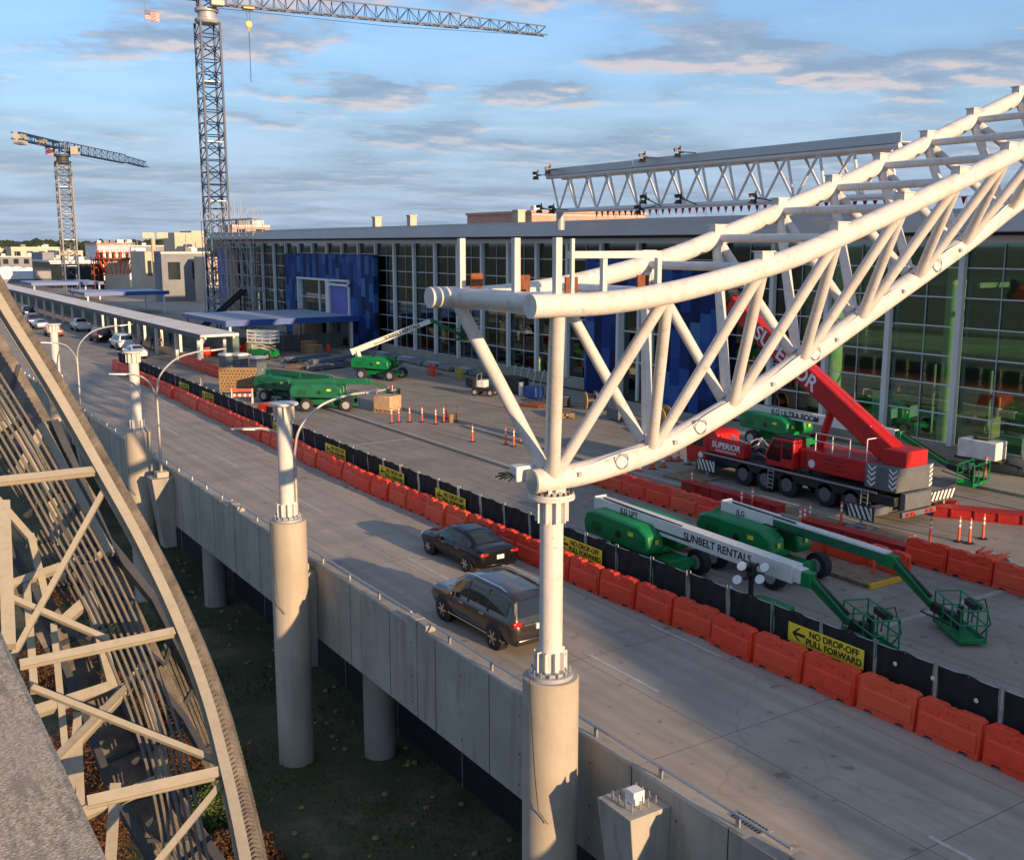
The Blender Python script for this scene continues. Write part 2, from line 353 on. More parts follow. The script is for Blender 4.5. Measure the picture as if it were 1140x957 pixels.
# ------------------------------------------------------------------ setting
b=MB(); b.quad((-7000,-3000,YARD),(9000,-3000,YARD),(9000,9000,YARD),(-7000,9000,YARD)); struct('ground',b,'grass')
b=MB(); b.bx(14.3,170,-60,620,-1.9,0); struct('road_deck',b,'road')
b=MB(); b.bx(23.75,52.9,-60,620,0.001,.006); struct('plaza_paving',b,'plaza')
b=MB(); b.bx(49.3,53,-20,170,.006,.16); struct('sidewalk',b,'kerb',bev=.02)
b=MB()
for x,y0,y1 in ((31.35,44,92),(36.2,20,62)): b.bx(x,x+.35,y0,y1,.006,.15)
for x,y0,y1 in ((38.4,20,60),(46.8,22,70)): b.bx(x,x+.22,y0,y1,.006,.05)
struct('plaza_kerb',b,'kerb')
b=MB()
for y in range(-1,26):
    for x,o in ((18.75,9.2),(22.05,10.1)):
        y0=y*12.1+o
        if x>20 and y0<14: continue
        b.bx(x-.06,x+.06,y0,y0+3.3,.002,.006)
for k in range(3): b.bx(23.0+k,23.1+k,130+k*9,146+k*9,.002,.0045)
struct('lane_marking',b,M('worn_lane_paint',(.5,.48,.44),.8,0,.2,3,dirt=.8))
b=MB(); b.bx(27,43,21.05,21.3,.008,.012); b.bx(24.5,31,60,60.2,.008,.012)
struct('plaza_marking',b,M('worn_plaza_paint',(.36,.35,.33),.8,0,.2,3,dirt=.8))
# drain in the road
d=thing('drain_grate','square dark drain grate in the road beside the parapet','drain',(15.75,14.95,.004))
b=MB(); b.bx(-.36,.36,-.5,.5,0,.008); b.build('frame','kerb',d)
b=MB()
for i in range(9): b.bx(-.28,.28,-.42+i*.1,-.37+i*.1,.008,.02)
b.build('grate','black',d)
# ------------------------------------------------------------------ parapet, corbels, lamps
p=thing('parapet_wall','weathered grey concrete parapet along the left edge of the elevated road','wall',(14.2,20,0))
o=p.location
b=MB()
joints=[-14,2.5,11.75,27.3,44.6,61,78,95,112,130,150,175,205,240,290]
for a,c in zip(joints,joints[1:]):
    b.prism([(14.2,-2.0),(14.62,-2.0),(14.62,.05),(14.56,.95),(14.2,.95)],a+.02,c-.02,'y')
b.build('wall','wall',p,o,bev=.02)
b=MB()
for y in joints[1:-1]:
    for s in (-.32,.32): b.box((14.38,y+s,1.06),(.34,.56,.22))
b.build('end_block','wall',p,o,bev=.02)
y=-12.
while y<150:
    for zz in (.35,-.75,-1.6):
        b=MB(); b.tube((14.196,y,zz),(14.203,y,zz),.03,n=8); b.build('tie_hole','black',p,o) if (10<y<62) else None
    if 8<y<100: b=MB(); b.bx(14.195,14.203,y+1.5,y+1.525,-2.0,.95); b.build('panel_joint','black',p,o)
    y+=3.05
r=MB()
for a,c in zip(joints,joints[1:]):
    r.tube((14.4,a+.7,1.2),(14.4,c-.7,1.2),.035,n=8)
r.build('hand_rail','galv',p,o)
y=-12
r=MB()
while y<200: r.bx(14.375,14.425,y-.05,y+.05,.95,1.18); y+=2.35
rp=r.build('rail_post','galv',p,o); rp['kind']='stuff'
def corbel(y,label,lamp):
    t=thing('lamp_corbel' ,label,'corbel',(14.2,y,-2.6))
    b=MB()
    top,bot=.62,-3.1
    xs=lambda z: 13.1 if z>0 else 13.45
    b.hexa([(13.55,y-.42,bot),(14.195,y-.42,bot),(14.195,y+.42,bot),(13.55,y+.42,bot),(13.08,y-.58,top),(14.195,y-.58,top),(14.195,y+.58,top),(13.08,y+.58,top)])
    b.build('bracket','wall',t,t.location,bev=.02)
    if not lamp:
        b=MB()
        for i in range(4):
            for j in range(4):
                if (i in(0,3) or j in(0,3)): b.tube((13.32+i*.22,y-.33+j*.22,top),(13.32+i*.22,y-.33+j*.22,top+.2),.018,n=6); b.tube((13.32+i*.22,y-.33+j*.22,top+.06),(13.32+i*.22,y-.33+j*.22,top+.09),.035,n=6)
        b.build('anchor_bolt','galv',t,t.location)
        b=MB(); b.bx(13.5,13.8,y-.17,y+.13,top,top+.3); b.build('junction_box','whiteb',t,t.location,bev=.01)
corbel(16.2,'bare concrete corbel with anchor bolts and white junction box, beside the nearest pier',False)
for y,l in ((35.7,'concrete corbel on the parapet behind the second nearest pier'),(54.6,'concrete corbel carrying the double lamp post right of the third pier'),(74.8,'concrete corbel carrying the farthest double lamp post by the left steel frame')):
    corbel(y,l,True)
proto=None
for y,l in ((54.6,'curved double arm street lamp just right of the third pier, on a parapet corbel'),(35.7,'curved double arm street lamp partly hidden behind the second nearest pier'),(74.8,'farthest curved double arm street lamp, left near the slanting steel frame')):
    loc=V((13.72,y,.62))
    if proto is None:
        proto=thing('street_lamp',l,'street lamp',loc,0,'double arm lamps along the parapet')
        b=MB(); b.bx(-.3,.3,-.3,.3,0,.28); b.build('base','pier',proto,bev=.02)
        b=MB(); b.tube((0,0,.28),(0,0,4.4),.085,.07,n=12); b.build('pole','alu',proto)
        def arm(tip,h0,name):
            b=MB(); b.path(cr([(0,0,h0),(tip[0]*.08,0,h0+(tip[1]-h0)*.45),(tip[0]*.35,0,h0+(tip[1]-h0)*.82),(tip[0]*.7,0,h0+(tip[1]-h0)*.97),(tip[0],0,tip[1])],6),.05,8); a=b.build('arm','alu',proto)
            dx=1 if tip[0]>0 else -1
            b=MB(); b.beam((tip[0]-dx*.1,0,tip[1]-.01),(tip[0]+dx*.75,0,tip[1]+.06),.24,.1,w2=.14,h2=.06); b.build('lamp_head','alu',a,bev=.02)
        arm((2.95,6.4),4.35,'arm'); arm((-1.55,5.45),3.7,'arm')
    else: dup(proto,loc,0,l)
# piers
pl=['nearest tall concrete pier with white steel post, carrying the end of the big roof truss','second nearest tall concrete pier with empty white steel post','third tall concrete pier with white steel post, beside a double lamp post','farthest concrete pier with white steel post, left by the slanting frame']
proto=None
for (y,l) in zip((18.66,35.1,56.7,79.4),pl):
    if proto is None:
        proto=thing('canopy_pier',l,'pier',(13.15,y,YARD),0,'round piers in a row beside the road'); top=2.75-YARD
        b=MB(); b.lathe([(.65,0),(.65,4.2),(.652,4.22),(.652,4.28),(.65,4.3),(.65,top-.02),(.63,top)],n=48); b.build('shaft','pier',proto)
        b=MB(); b.lathe([(.52,top),(.52,top+.09),(.4,top+.09),(.4,top+.15),(.30,top+.15)],n=32); b.build('base_plate','cap',proto)
        b=MB()
        for i in range(14):
            a=2*pi*i/14; b.tube((.45*math.cos(a),.45*math.sin(a),top+.09),(.45*math.cos(a),.45*math.sin(a),top+.22),.022,n=6)
        b.build('anchor_bolt','galv',proto)
        t2=7.0-YARD
        b=MB(); b.tube((0,0,top+.1),(0,0,t2-.08),.265,.265,32); b.build('steel_post','white',proto)
        b=MB()
        pass
        for z0,z1 in ((top+.15,top+.62),(t2-.6,t2-.08)):
            for i in range(10):
                a=2*pi*i/10; c,s=math.cos(a),math.sin(a); b=MB()
                b.beam((c*.25,s*.25,(z0+z1)/2),(c*.38,s*.38,(z0+z1)/2),.025,z1-z0); b.build('gusset','white',proto)
        b=MB(); b.lathe([(.50,t2-.08),(.52,t2-.07),(.52,t2-.01),(.5,t2)],n=32); b.build('top_plate','white',proto)
        b=MB(); b.path([V((-.66,-.1,top+.1)),V((-.74,-.3,top-.6)),V((-.68,-.35,top-2)),V((-.6,-.4,top-3)),V((-.45,-.58,top-3.3))],.012,6); b.build('loose_cable','black',proto)
    else: dup(proto,(13.15,y,YARD),0,l)
# deck supports, under-deck screen
proto=None
for y,l in ((33.85,'short round grey column under the parapet, right of the second pier'),(53.85,'short round grey column under the parapet, left of the second pier'),(14.2,'round grey column under the parapet hidden behind the nearest pier')):
    if proto is None:
        proto=thing('deck_column',l,'column',(16.0,y,YARD),0,'short round columns holding up the road deck')
        b=MB(); b.tube((0,0,0),(0,0,4.59),.6,n=32); b.build('shaft','wall',proto)
    else: dup(proto,(16.0,y,YARD),0,l)
t=thing('screen_fence','black screened fence in the shade under the road deck','fence',(17.4,40,YARD))
b=MB(); b.bx(17.38,17.42,-10,120,YARD,YARD+3.6); b.build('screen','fence',t,t.location)
b=MB()
for i in range(26): b.tube((17.35,-10+i*5,YARD),(17.35,-10+i*5,YARD+3.65),.03,n=6)
b.build('post','galv',t,t.location)
# ------------------------------------------------------------------ big roof truss
def bigtruss(Y0,label,base):
    t=thing('roof_truss',label,'truss',(base,Y0,7.1)); o=t.location; W=2.0
    bot=[(12.62,7.36),(14.3,7.42),(16.29,7.76),(18.5,8.5),(20.95,9.5),(24.2,10.98),(27.63,12.54),(30.33,13.86),(34,15.3),(39,16.4),(45,16.9),(50,17)]
    topc=[(11.2,11.33),(13,11.34),(14.7,11.5),(16.5,11.8),(18.4,12.22),(20.3,12.8),(22,13.34),(24.5,14.15),(27,15.02),(30,16.1),(33.1,17.2),(37,18.3),(42,18.95),(47,19.1),(50,19.1)]
    bp=cr([(x,0,z) for x,z in bot],8); tp=cr([(x,0,z) for x,z in topc],8)
    def at(P,x):
        for a,c in zip(P,P[1:]):
            if a.x<=x<=c.x: return a.lerp(c,(x-a.x)/(c.x-a.x))
        return P[-1]
    mv=lambda P,dy:[V((p.x,Y0+dy,p.z)) for p in P]
    b=MB(); b.path(mv(bp,0),.275,20); b.build('bottom_chord','white',t,o)
    for s in (-1,1): b=MB(); b.path(mv(tp,s*W),.235,20); b.build('top_chord','white',t,o)
    # a plate closes each chord end
    b=MB(); b.tube((12.615,Y0,7.36),(12.6,Y0,7.36),.25,n=20); b.build('chord_cap','cap',t,o)
    tops=[11.85,14.65,17.4,19.8,22.1,24.2,26.2,28.3,30.5,32.8,35.2,37.7,40.3,43,45.8,48.6]
    bots=[13.12,15.95,18.5,20.95,23.1,25.4,27.4,29.5,31.7,34,36.4,39,41.6,44.4,47.2]
    P=lambda x,s:V((x,Y0+s*W,at(tp,x).z)); Q=lambda x:V((x,Y0,at(bp,x).z))
    for i,x in enumerate(bots):
        r=.155 if i==0 else .135
        for s in (-1,1):
            for xt in (tops[i],tops[i+1]):
                b=MB(); b.tube(Q(x)+V((0,s*.08,0)),P(xt,s),r if xt<12 else .13,n=14,cap=False); b.build('web_member','white',t,o)
    for i,x in enumerate(tops):
        b=MB(); b.tube(P(x,-1),P(x,1),.225 if i==0 else .105,n=16); b.build('cross_tube','white',t,o)
        if i>1:
            for s in (-1,1):
                q=P(x,s); b=MB()
                b.bx(q.x-.17,q.x+.17,q.y-.13,q.y+.13,q.z+.1,q.z+.34); b.bx(q.x-.22,q.x+.22,q.y-.16,q.y+.16,q.z+.34,q.z+.365); b.build('purlin_seat','white',t,o)
    # seat on the pier
    b=MB()
    for i in range(4):
        a=pi/4+pi/2*i; b.box((13.15+.2*math.cos(a),Y0+.2*math.sin(a),7.08),(.22,.05,.2),a)
    b.lathe([(.5,7.005),(.5,7.06)],(13.15,Y0,0),28)
    b.build('bearing','white',t,o)
    for i in range(20):
        b=MB(); a=2*pi*i/20; b.tube((13.15+.45*math.cos(a),Y0+.45*math.sin(a),7.06),(13.15+.45*math.cos(a),Y0+.45*math.sin(a),7.12),.03,n=6); b.build('flange_bolt','black',t,o)
    # uncut fixings on the bare end
    for dy in (-W,-.55,W-.35):
        b=MB(); b.bx(11.76,11.9,Y0+dy-.065,Y0+dy+.065,11.4,12.62); b.build('post','white',t,o)
    b=MB(); b.bx(12.15,12.22,Y0-W-.035,Y0-W+.035,11.4,12.6); b.build('post','white',t,o)
    for x,dy in ((13.15,-1.75),(14.45,-1.9)):
        b=MB(); b.bx(x-.055,x+.055,Y0+dy-.055,Y0+dy+.055,11.5,12.22); b.build('post','white',t,o)
    b=MB(); b.bx(12.25,14.55,Y0-1.87,Y0-1.75,12.22,12.36); b.build('rail','white',t,o)
    b=MB(); b.bx(12.12,14.5,Y0-1.45,Y0+1.5,11.28,11.42); b.build('gutter_plate','whiteb',t,o,bev=.02)
    for x,dy in ((11.95,1.45),(12.1,-.2),(12.2,-1.75),(14.15,-1.6)):
        b=MB(); b.bx(x,x+.3,Y0+dy-.02,Y0+dy+.02,11.42,11.86); b.bx(x+.05,x+.25,Y0+dy+.03,Y0+dy+.09,11.45,11.8); b.build('rusty_bracket','rust',t,o)
    for x in (15.1,19.8,24.3,28.5):
        q=Q(x); q2=Q(x+.05); b=MB(); b.tube(q,q2,.280,n=24); b.build('weld_collar','white',t,o)
    for x in (16.0,21.0,25.4,29.4):
        for s_ in (-1,1): q=P(x,s_); q2=P(x+.05,s_); b=MB(); b.tube(q,q2,.240,n=24); b.build('weld_collar','white',t,o)
    for i,x in enumerate(bots[:9]):
        q=Q(x)
        for s_ in (-1,1):
            for xt in (tops[i],tops[i+1]):
                e=P(xt,s_); d=(e-q).normalized(); b=MB(); b.tube(q+d*.30,q+d*.40,.162 if i==0 else .138,n=14); b.tube(e-d*.30,e-d*.24,.15,n=14) if 0 else None; b.build('weld_collar','white',t,o)
    # cable run on the bottom chord
    pts=[]
    for x in [13.6+.5*k for k in range(34)]:
        q=Q(x); pts.append(V((x,Y0-.2,q.z+.23+.05*math.sin(x*2.2))))
    b=MB(); b.path(pts,.018,6); b.build('cable','whiteb',t,o)
    for x in (14.9,17.3,21.2,26.0):
        q=Q(x); b=MB(); b.path([q+V((.02+.18*math.sin(a),-.3-.03*math.cos(a*2),.12+.17*math.cos(a))) for a in [k*.42 for k in range(16)]],.016,6); b.build('cable','cap',t,o)
    for x in (13.7,16.5,19.7,22.0,24.6,27):
        q=Q(x); b=MB(); b.bx(q.x-.05,q.x+.05,q.y-.33,q.y-.27,q.z+.02,q.z+.12); b.build('cable_clip','cap',t,o)
    b=MB(); q=Q(12.75); b.bx(q.x-.35,q.x+.15,q.y+.28,q.y+.6,q.z-.05,q.z+.3); b.build('fixture','whiteb',t,o,bev=.03)
    b=MB()
    for k in range(7): b.tube(q+V((-.3,.4+.05*k,.1)),q+V((-.55-.06*(k%3),.3+.07*k,.05*(k%4))),.02,n=5)
    b.build('cable_bundle','black',t,o)
    return t,P,Q
t,P,Q=bigtruss(18.66,'big curved white tubular roof truss sweeping up over the road from the nearest pier','truss' and 13.15)
# ------------------------------------------------------------------ long level truss near the terminal roof
def longtruss():
    X=50.; y0,y1=37.6,70.8
    t=thing('long_roof_truss','long level white lattice truss with flat grey top plate, above the terminal roof','truss',(X,54,15)); o=t.location
    for s in (-.75,.75):
        b=MB(); b.tube((X+s,y0,17.72),(X+s,y1,17.72),.16,n=12); b.build('top_chord','whitet',t,o)
    b=MB(); b.tube((X,y0,15.12),(X,y1,15.12),.17,n=12); b.build('bottom_chord','whitet',t,o)
    n=13
    for i in range(n+1):
        y=y0+.6+(y1-y0-1.2)*i/n
        for s in (-.75,.75):
            b=MB(); b.tube((X,y,15.12),(X+s,y,17.72),.085,n=8) if s<0 else b.tube((X-.75,y,17.72),(X+.75,y,17.72),.08,n=8); b.build('web_member','whitet',t,o)
            if i<n:
                y2=y0+.6+(y1-y0-1.2)*(i+1)/n
                b=MB(); b.tube((X,y if s>0 else y2,15.12),(X+s,y2 if s>0 else y,17.72),.085,n=8); b.build('web_member','whitet',t,o)
    b=MB(); b.bx(X-1.0,X-.92,y0-.2,y1-11,17.86,18.38); b.bx(X-1.0,X-.92,y1-10.9,y1,17.83,18.34); b.build('top_plate','fascia',t,o)
    b=MB(); b.bx(X-.9,X+.9,y0,y1,17.9,17.94); b.build('soffit','whiteb',t,o)
    for y in (46.5,70.0):
        b=MB(); b.tube((X,y,13.6),(X,y,14.95),.35,n=14); b.build('support','cap',t,o)
    k=0  # black clusters of temporary work lights, unlit, hung along the truss
    for y,z in ((70.9,17.9),(69.2,18.2),(57.8,18.4),(54.2,18.5),(70.4,15.3),(68.7,15.2),(57.6,15.6),(58.2,14.9),(54.0,15.5),(47.2,15.3)):
        b=MB()
        for q in range(5):
            b.beam((X-1.5,y+.22*math.sin(q*2.1),z+.13*q-.3),(X-1.9-.1*(q%2),y+.3*math.cos(q*1.7),z+.12*q-.3),.16,.12)
        b.tube((X-1.6,y,z-.4),(X-1.6,y,z+.4),.05,n=6)
        b.tube((X-1.6,y,z),(X-.2,y,z if z>17 else 15.12),.04,n=6)
        b.build('work_light_cluster','black',t,o)
longtruss()
t=thing('unseen_curved_roof','unseen curved white roof over the road, inferred from its shade, south of the bare truss','roof',(13.15,-45,0)); o=t.location
rc=cr([(12,0,5.0),(18,0,7.9),(25,0,11.2),(28,0,12.85),(33,0,15),(41,0,17),(50,0,17.6)],4); b=MB()  # out-of-view roof, its curve set to cast the shade edge on the road
b.prism([(p.x,p.z) for p in rc]+[(p.x,p.z+.45) for p in rc[::-1]],-130,-45,'y'); b.build('roof_shell','whiteb',t,o)
for yy in (-48,-70,-92,-114):
    for x,zt in ((13.15,5.4),(47,17.3)):
        b=MB(); b.tube((x,yy,YARD if x<14 else 0),(x,yy,zt),.5,n=16); b.build('support','pier',t,o)
# ------------------------------------------------------------------ terminal
def terminal():
    X=54.; y0,y1=26.,166.
    t=thing('terminal_building','long glass fronted airport terminal with pale mullions, blue cladding and a broad eave','building',(X,90,0)); o=t.location
    B=lambda name,m,*bs,par=t,**k: (lambda mb:[mb.bx(*q) for q in bs] and mb.build(name,m,par,o,**k))(MB())
    B('base_wall','kerb',(X-.25,X+.25,y0,110.9,.16,1.0),(X-.25,X+.25,139,y1,.16,1.0))
    step=4.72; ya=26.9
    solid=[(111,139),(55,70.6)]
    bays=[]; y=ya
    while y<y1-1: bays.append((y,min(y+step,y1))); y+=step
    def insolid(a,c): return any(a>s-.8 and c<e+.8 for s,e in solid)
    for a,c in bays:
        zt=12.0
        w=MB(); bot=1.0
        blk=insolid(a,c)
        if blk: bot=11.25
        w.bx(X-.01,X+.01,a+.18,c-.18,bot,12.55)
        wb=w.build('window_bay','cw',t,o)
        b=MB(); zs=[1.05+1.68*k for k in range(7)] if not blk else [11.3]
        for z in zs: b.bx(X-.07,X-.012,a+.18,c-.18,z,z+.07)
        if not blk: b.bx(X-.05,X+.05,(a+c)/2-.03,(a+c)/2+.03,1,12.5) if 0 else None
        b.build('transom','mull',wb,o)
        if not blk:
            b=MB(); b.bx(X-.09,X-.075,(a+c)/2-.035,(a+c)/2+.035,1,12.5); b.build('glazing_bar','cap',wb,o)
        b=MB(); b.bx(X-.42,X-.1,a-.17,a+.17,bot,12.6); b.build('mullion','mull',t,o)
    B('mullion','mull',(X-.42,X-.1,y1-.17,y1+.17,1,12.6))
    B('head_beam','mull',(X-.5,X+.3,y0,y1,12.55,12.95))
    b=MB(); b.prism([(51.6,13.15),(54.3,12.96),(54.3,13.9),(51.6,14.1)],y0-3,y1+1,'y'); b.build('eave','fascia',t,o)
    b=MB(); b.prism([(51.7,14.1),(54.3,13.91),(90,13.9),(90,14.7),(62,14.75)],y0-3,y1+1,'y'); b.build('roof','roofd',t,o)
    B('soffit_strip','black',(52.4,53.4,y0,y1,12.965,13.0))
    # blue portals
    for a,c,oa,oc,z0,z1 in ((111,139,117.6,134.2,3.0,8.2),(55,70.6,60.5,66.2,1.0,9.0)):
        pb=MB()
        for q in ((X-1.0,X-.5,a,oa,.2,11.25),(X-1.0,X-.5,oc,c,.2,11.25),(X-1.0,X-.5,oa,oc,z1,11.25)): pb.bx(*q)
        if z0>1.5: pb.bx(X-1.0,X-.5,oa,oc,.2,z0) if 0 else None
        pr=pb.build('blue_portal','panels',t,o)
        B('portal_glass','cw',(X-.6,X-.58,oa,oc,.3,z1),par=pr)
        fb=MB()
        fb.bx(X-1.25,X-.45,oa,oc,z1-.25,z1); fb.bx(X-1.2,X-.45,oa,oa+.35,.2,z1-.25); fb.bx(X-1.2,X-.45,oc-.3,oc,.2,z1-.25)
        for f in (.33,.62): fb.bx(X-.75,X-.45,oa+(oc-oa)*f-.12,oa+(oc-oa)*f+.12,.2,z1-.25)
        for z in (3.2,5.6): fb.bx(X-.7,X-.5,oa+.35,oc-.3,z,z+.1)
        fb.build('portal_frame','mull',pr,o)
        if a>100:
            B('blue_shutter','purple',(X-1.1,X-.8,117.7,123.2,3.4,7.4),par=pr)
            B('doorway_frame','mull',(X-1.35,X-.8,123.3,124.4,.2,8.2),(X-1.35,X-.8,117.6,123.3,7.42,7.7),par=pr)
            B('tan_hoarding','tan',(X-1.3,X-1.1,126,136,.2,2.6),par=pr)
    # interior
    B('ground_floor','inner',(X+.3,89,y0,y1,.01,.05))
    B('back_wall','inner',(76,76.4,y0,y1,.06,13.8))
    B('upper_floor','floor',(62,76,y0+1,y1-1,5.0,5.5))
    B('gallery_slab','floor',(57.5,62,96,110,4.8,5.4),(57.5,75.9,90,110,8.6,9.2),(57.5,60,140,164,4.8,5.3),(57.5,60,140,164,8.6,9.1))
    B('ceiling','inner',(X+.4,76,y0+1,y1-1,12.7,12.85))
    B('end_wall','inner',(54.4,76,y1-.6,y1-.4,.06,12.6))
    for y in range(30,162,9):
        b=MB(); b.tube((57.6,y+.3,.06),(57.6,y+.3,12.6),.55,n=24); b.build('interior_column','icol',t,o)
    rnd=random.Random(3); b=MB()
    for k in range(60):
        y=rnd.uniform(30,162); x=rnd.uniform(60,74); h=rnd.uniform(.6,2.6); b=MB(); b.box((x,y,.06+h/2),(rnd.uniform(.5,3),rnd.uniform(.4,3),h),rnd.uniform(0,.4)); b.build('stored_material',('tan','cap','bgrey','floor')[k%4],t,o)
    b=MB()
    for y in range(30,164,4):
        b.bx(59.9,60.1,y,y+.15,.06,4.8); b.bx(58,61,y,y+.2,9.9,10.2)
    for z in (3.2,7.0,10.3): b.bx(60.0,60.15,y0+2,y1-2,z,z+.18)
    b.build('inner_framing','floor',t,o)
    # open south end lets the low sun in
    B('end_glass','cw',(54.4,90,y0-.02,y0,.2,12.6))
    B('ochre_wall','tan',(X-.3,X+.2,y1-5,y1+.1,.2,11.5)) if 0 else None
    B('wrapped_wall','purple',(X-.35,X-.28,y1+.3,y1+4.5,.2,12.0))
    B('sheathing_wall','tan',(X-.35,X-.28,y1-5.5,y1-.8,1.5,11.5))
    for y in (94.5,119,129):
        b=MB(); b.bx(62,62.9,y,y+.9,14.6,15.9); b.bx(61.9,63,y-.1,y+1.0,15.9,16.05); b.build('roof_vent','beige',t,o)
    return t
terminal()
t=thing('safety_line','line of small red warning flags along the dark terminal roof','safety line',(62,60,15.6))
b=MB(); b.path([V((62,30+k*3,15.5)) for k in range(18)],.02,5)
for k in range(18): b.tube((62,30+k*3,14.7),(62,30+k*3,15.6),.03,n=5)
b.build('line','galv',t,t.location)
b=MB()
for k in range(60): y=30+k*.86; b.add([(62.02,y,15.5),(62.02,y+.4,15.5),(62.06,y+.22,14.95),(61.98,y,15.5),(61.98,y+.4,15.5)],[(0,1,2),(2,4,3)])
b.build('flag','flagr',t,t.location)
t=thing('scaffold','pale scaffold rising over the far left corner of the terminal','scaffold',(54,155,0)); b=MB()
rr=random.Random(5)
for i in range(9):
    y=146+i*3.0; top=17.5+ (1.5 if 2<i<6 else 0)
    for x in (52.6,51.2): b.tube((x,y,.2),(x,y,top),.06,n=5)
    if i<8:
        for z in range(2,18,2):
            for x in (52.6,51.2): b.tube((x,y,z),(x,y+3,z),.05,n=5)
        for z in range(2,16,4): b.tube((51.2,y,z),(51.2,y+3,z+4),.045,n=5)
for i in range(9):
    for z in range(2,18,2): b.tube((51.2,146+i*3,z),(52.6,146+i*3,z),.05,n=5)
b.build('tubes','cap',t,t.location)
b=MB()
for z in (4,8,12,16): b.bx(51.3,52.5,147,169,z+.06,z+.11)
b.build('plank','timber',t,t.location)
# ------------------------------------------------------------------ canopies
def pedcanopy(y,w,x0,x1,label,grp):
    t=thing('cross_canopy',label,'canopy',((x0+x1)/2,y,0),0,grp); o=t.location
    b=MB(); b.bx(x0,x1,y,y+w,3.75,4.02); b.build('roof','croof',t,o,bev=.03)
    b=MB(); b.bx(x0-.06,x1+.06,y-.08,y-.003,3.46,4.12); b.bx(x0-.08,x0-.003,y,y+w,3.6,4.06); b.bx(x0,x1,y+w+.003,y+w+.08,3.6,4.06); b.build('blue_edge','blue',t,o)
    for yy in (y+.3,y+w-.5): b=MB(); b.bx(x0+.1,x1-.1,yy,yy+.22,3.42,3.748); b.build('beam','whiteb',t,o)
    for x in (x0+.4,x1-1.0):
        for yy in (y+.3,y+w-.5):
            b=MB(); b.bx(x,x+.26,yy,yy+.24,0.01,3.42); b.build('post','whiteb',t,o)
pedcanopy(115.2,17,36.9,53.0,'nearest blue edged flat canopy leading to the blue clad terminal entrance','blue edged canopies across the plaza')
pedcanopy(196,14,38,52.5,'middle blue edged canopy behind the long pale roof','blue edged canopies across the plaza')
pedcanopy(252,16,38,53,'farthest blue edged canopy, near the white tents','blue edged canopies across the plaza')
def longcanopy():
    t=thing('kerbside_canopy','long pale roofed kerbside canopy running away beside the parked cars','canopy',(33.5,105,0)); o=t.location
    b=MB(); b.prism([(31,3.3),(34.9,3.3),(34.9,3.56),(31,3.5)],105,420,'y'); b.build('roof','canopy',t,o)
    b=MB(); b.bx(30.9,30.997,105,420,3.1,3.56); b.build('dark_edge',M('violet_fascia',(.06,.06,.10),.5),t,o)
    for x in (31.4,34.3): b=MB(); b.bx(x,x+.2,105.1,419,3.1,3.298); b.build('beam','whiteb',t,o)
    for i in range(22):
        for x in ((31.5,34.2) if i<8 else (31.5,)):
            b=MB(); b.bx(x,x+.3,108+i*8.2,108.3+i*8.2,.01,3.1); b.build('post','whiteb',t,o)
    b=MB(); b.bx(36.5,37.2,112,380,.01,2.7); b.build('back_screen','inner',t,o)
longcanopy()
# ------------------------------------------------------------------ barriers and fence
def barrier_mesh(bk='orange'):
    L=1.78; b=MB()
    prof=[(-L/2,.0),(-L*.36,.0),(-L*.34,.09),(-L*.22,.09),(-L*.2,0),(L*.2,0),(L*.22,.09),(L*.34,.09),(L*.36,0),(L/2,0),(L/2,.95),(L*.44,1.02),(L*.12,1.02),(L*.09,.96),(-L*.09,.96),(-L*.12,1.02),(-L*.44,1.02),(-L/2,.95)]
    n=len(prof); hw=lambda z: .24 if z<.3 else .24-(z-.3)*.15
    # front/back walls as grids
    vs=[];fs=[]
    b.add([(-hw(z),y,z) for y,z in prof]+[(hw(z),y,z) for y,z in prof],[tuple(range(n))[::-1],tuple(range(n,2*n))]+[(i,(i+1)%n,n+(i+1)%n,n+i) for i in range(n)])
    for s in (-1,1):
        b.hexa([(s*.235,-L*.47,.18),(s*.27,-L*.46,.2),(s*.27,L*.46,.2),(s*.235,L*.47,.18),(s*.17,-L*.45,.68),(s*.23,-L*.44,.62),(s*.23,L*.44,.62),(s*.17,L*.45,.68)])
        for yy in (-.42,.42):
            b.box((s*.205,yy,.78),(.03,.3,.06))
            b.tube((s*.19,yy*.2,.9),(s*.21,yy*.2,.9),.05,n=8)
    for yy in (-.5,.5): b.tube((0,yy,1.0),(0,yy,1.05),.07,n=10)
    for s in (-1,1): b.tube((0,s*(L/2+.03),.12),(0,s*(L/2+.03),.9),.07,n=8)
    return b
bproto=tag(barrier_mesh().build('water_barrier','orange',bev=.025),'x','barrier','orange barriers along the roadway fence')
def rowX(y):
    return 22.85-(y-14)*.0125 if y<49 else 22.41+(y-49)*.022
first=True; nb=0
y=9.2; ys=[]
while y<111: ys.append(y); y+=1.865
random.seed(11)
bl='orange water filled barrier in the long row below the black fence along the roadway'
for i,y in enumerate(ys):
    x=rowX(y)+random.uniform(-.08,.08); rz=random.gauss(0,.045)
    lab={2:'orange barrier at the right edge of the photo, lowest in the roadside row',3:'orange barrier second from the right edge in the roadside row'}.get(i,bl)
    if first: bproto.location=(x,y,0); bproto.rotation_euler=(0,0,rz); bproto['label']=lab; first=False
    else:
        c=dup(bproto,(x,y,0),rz,lab,bproto['group'])
fp=None; fl='black screened fence panel standing behind the roadside orange barriers'
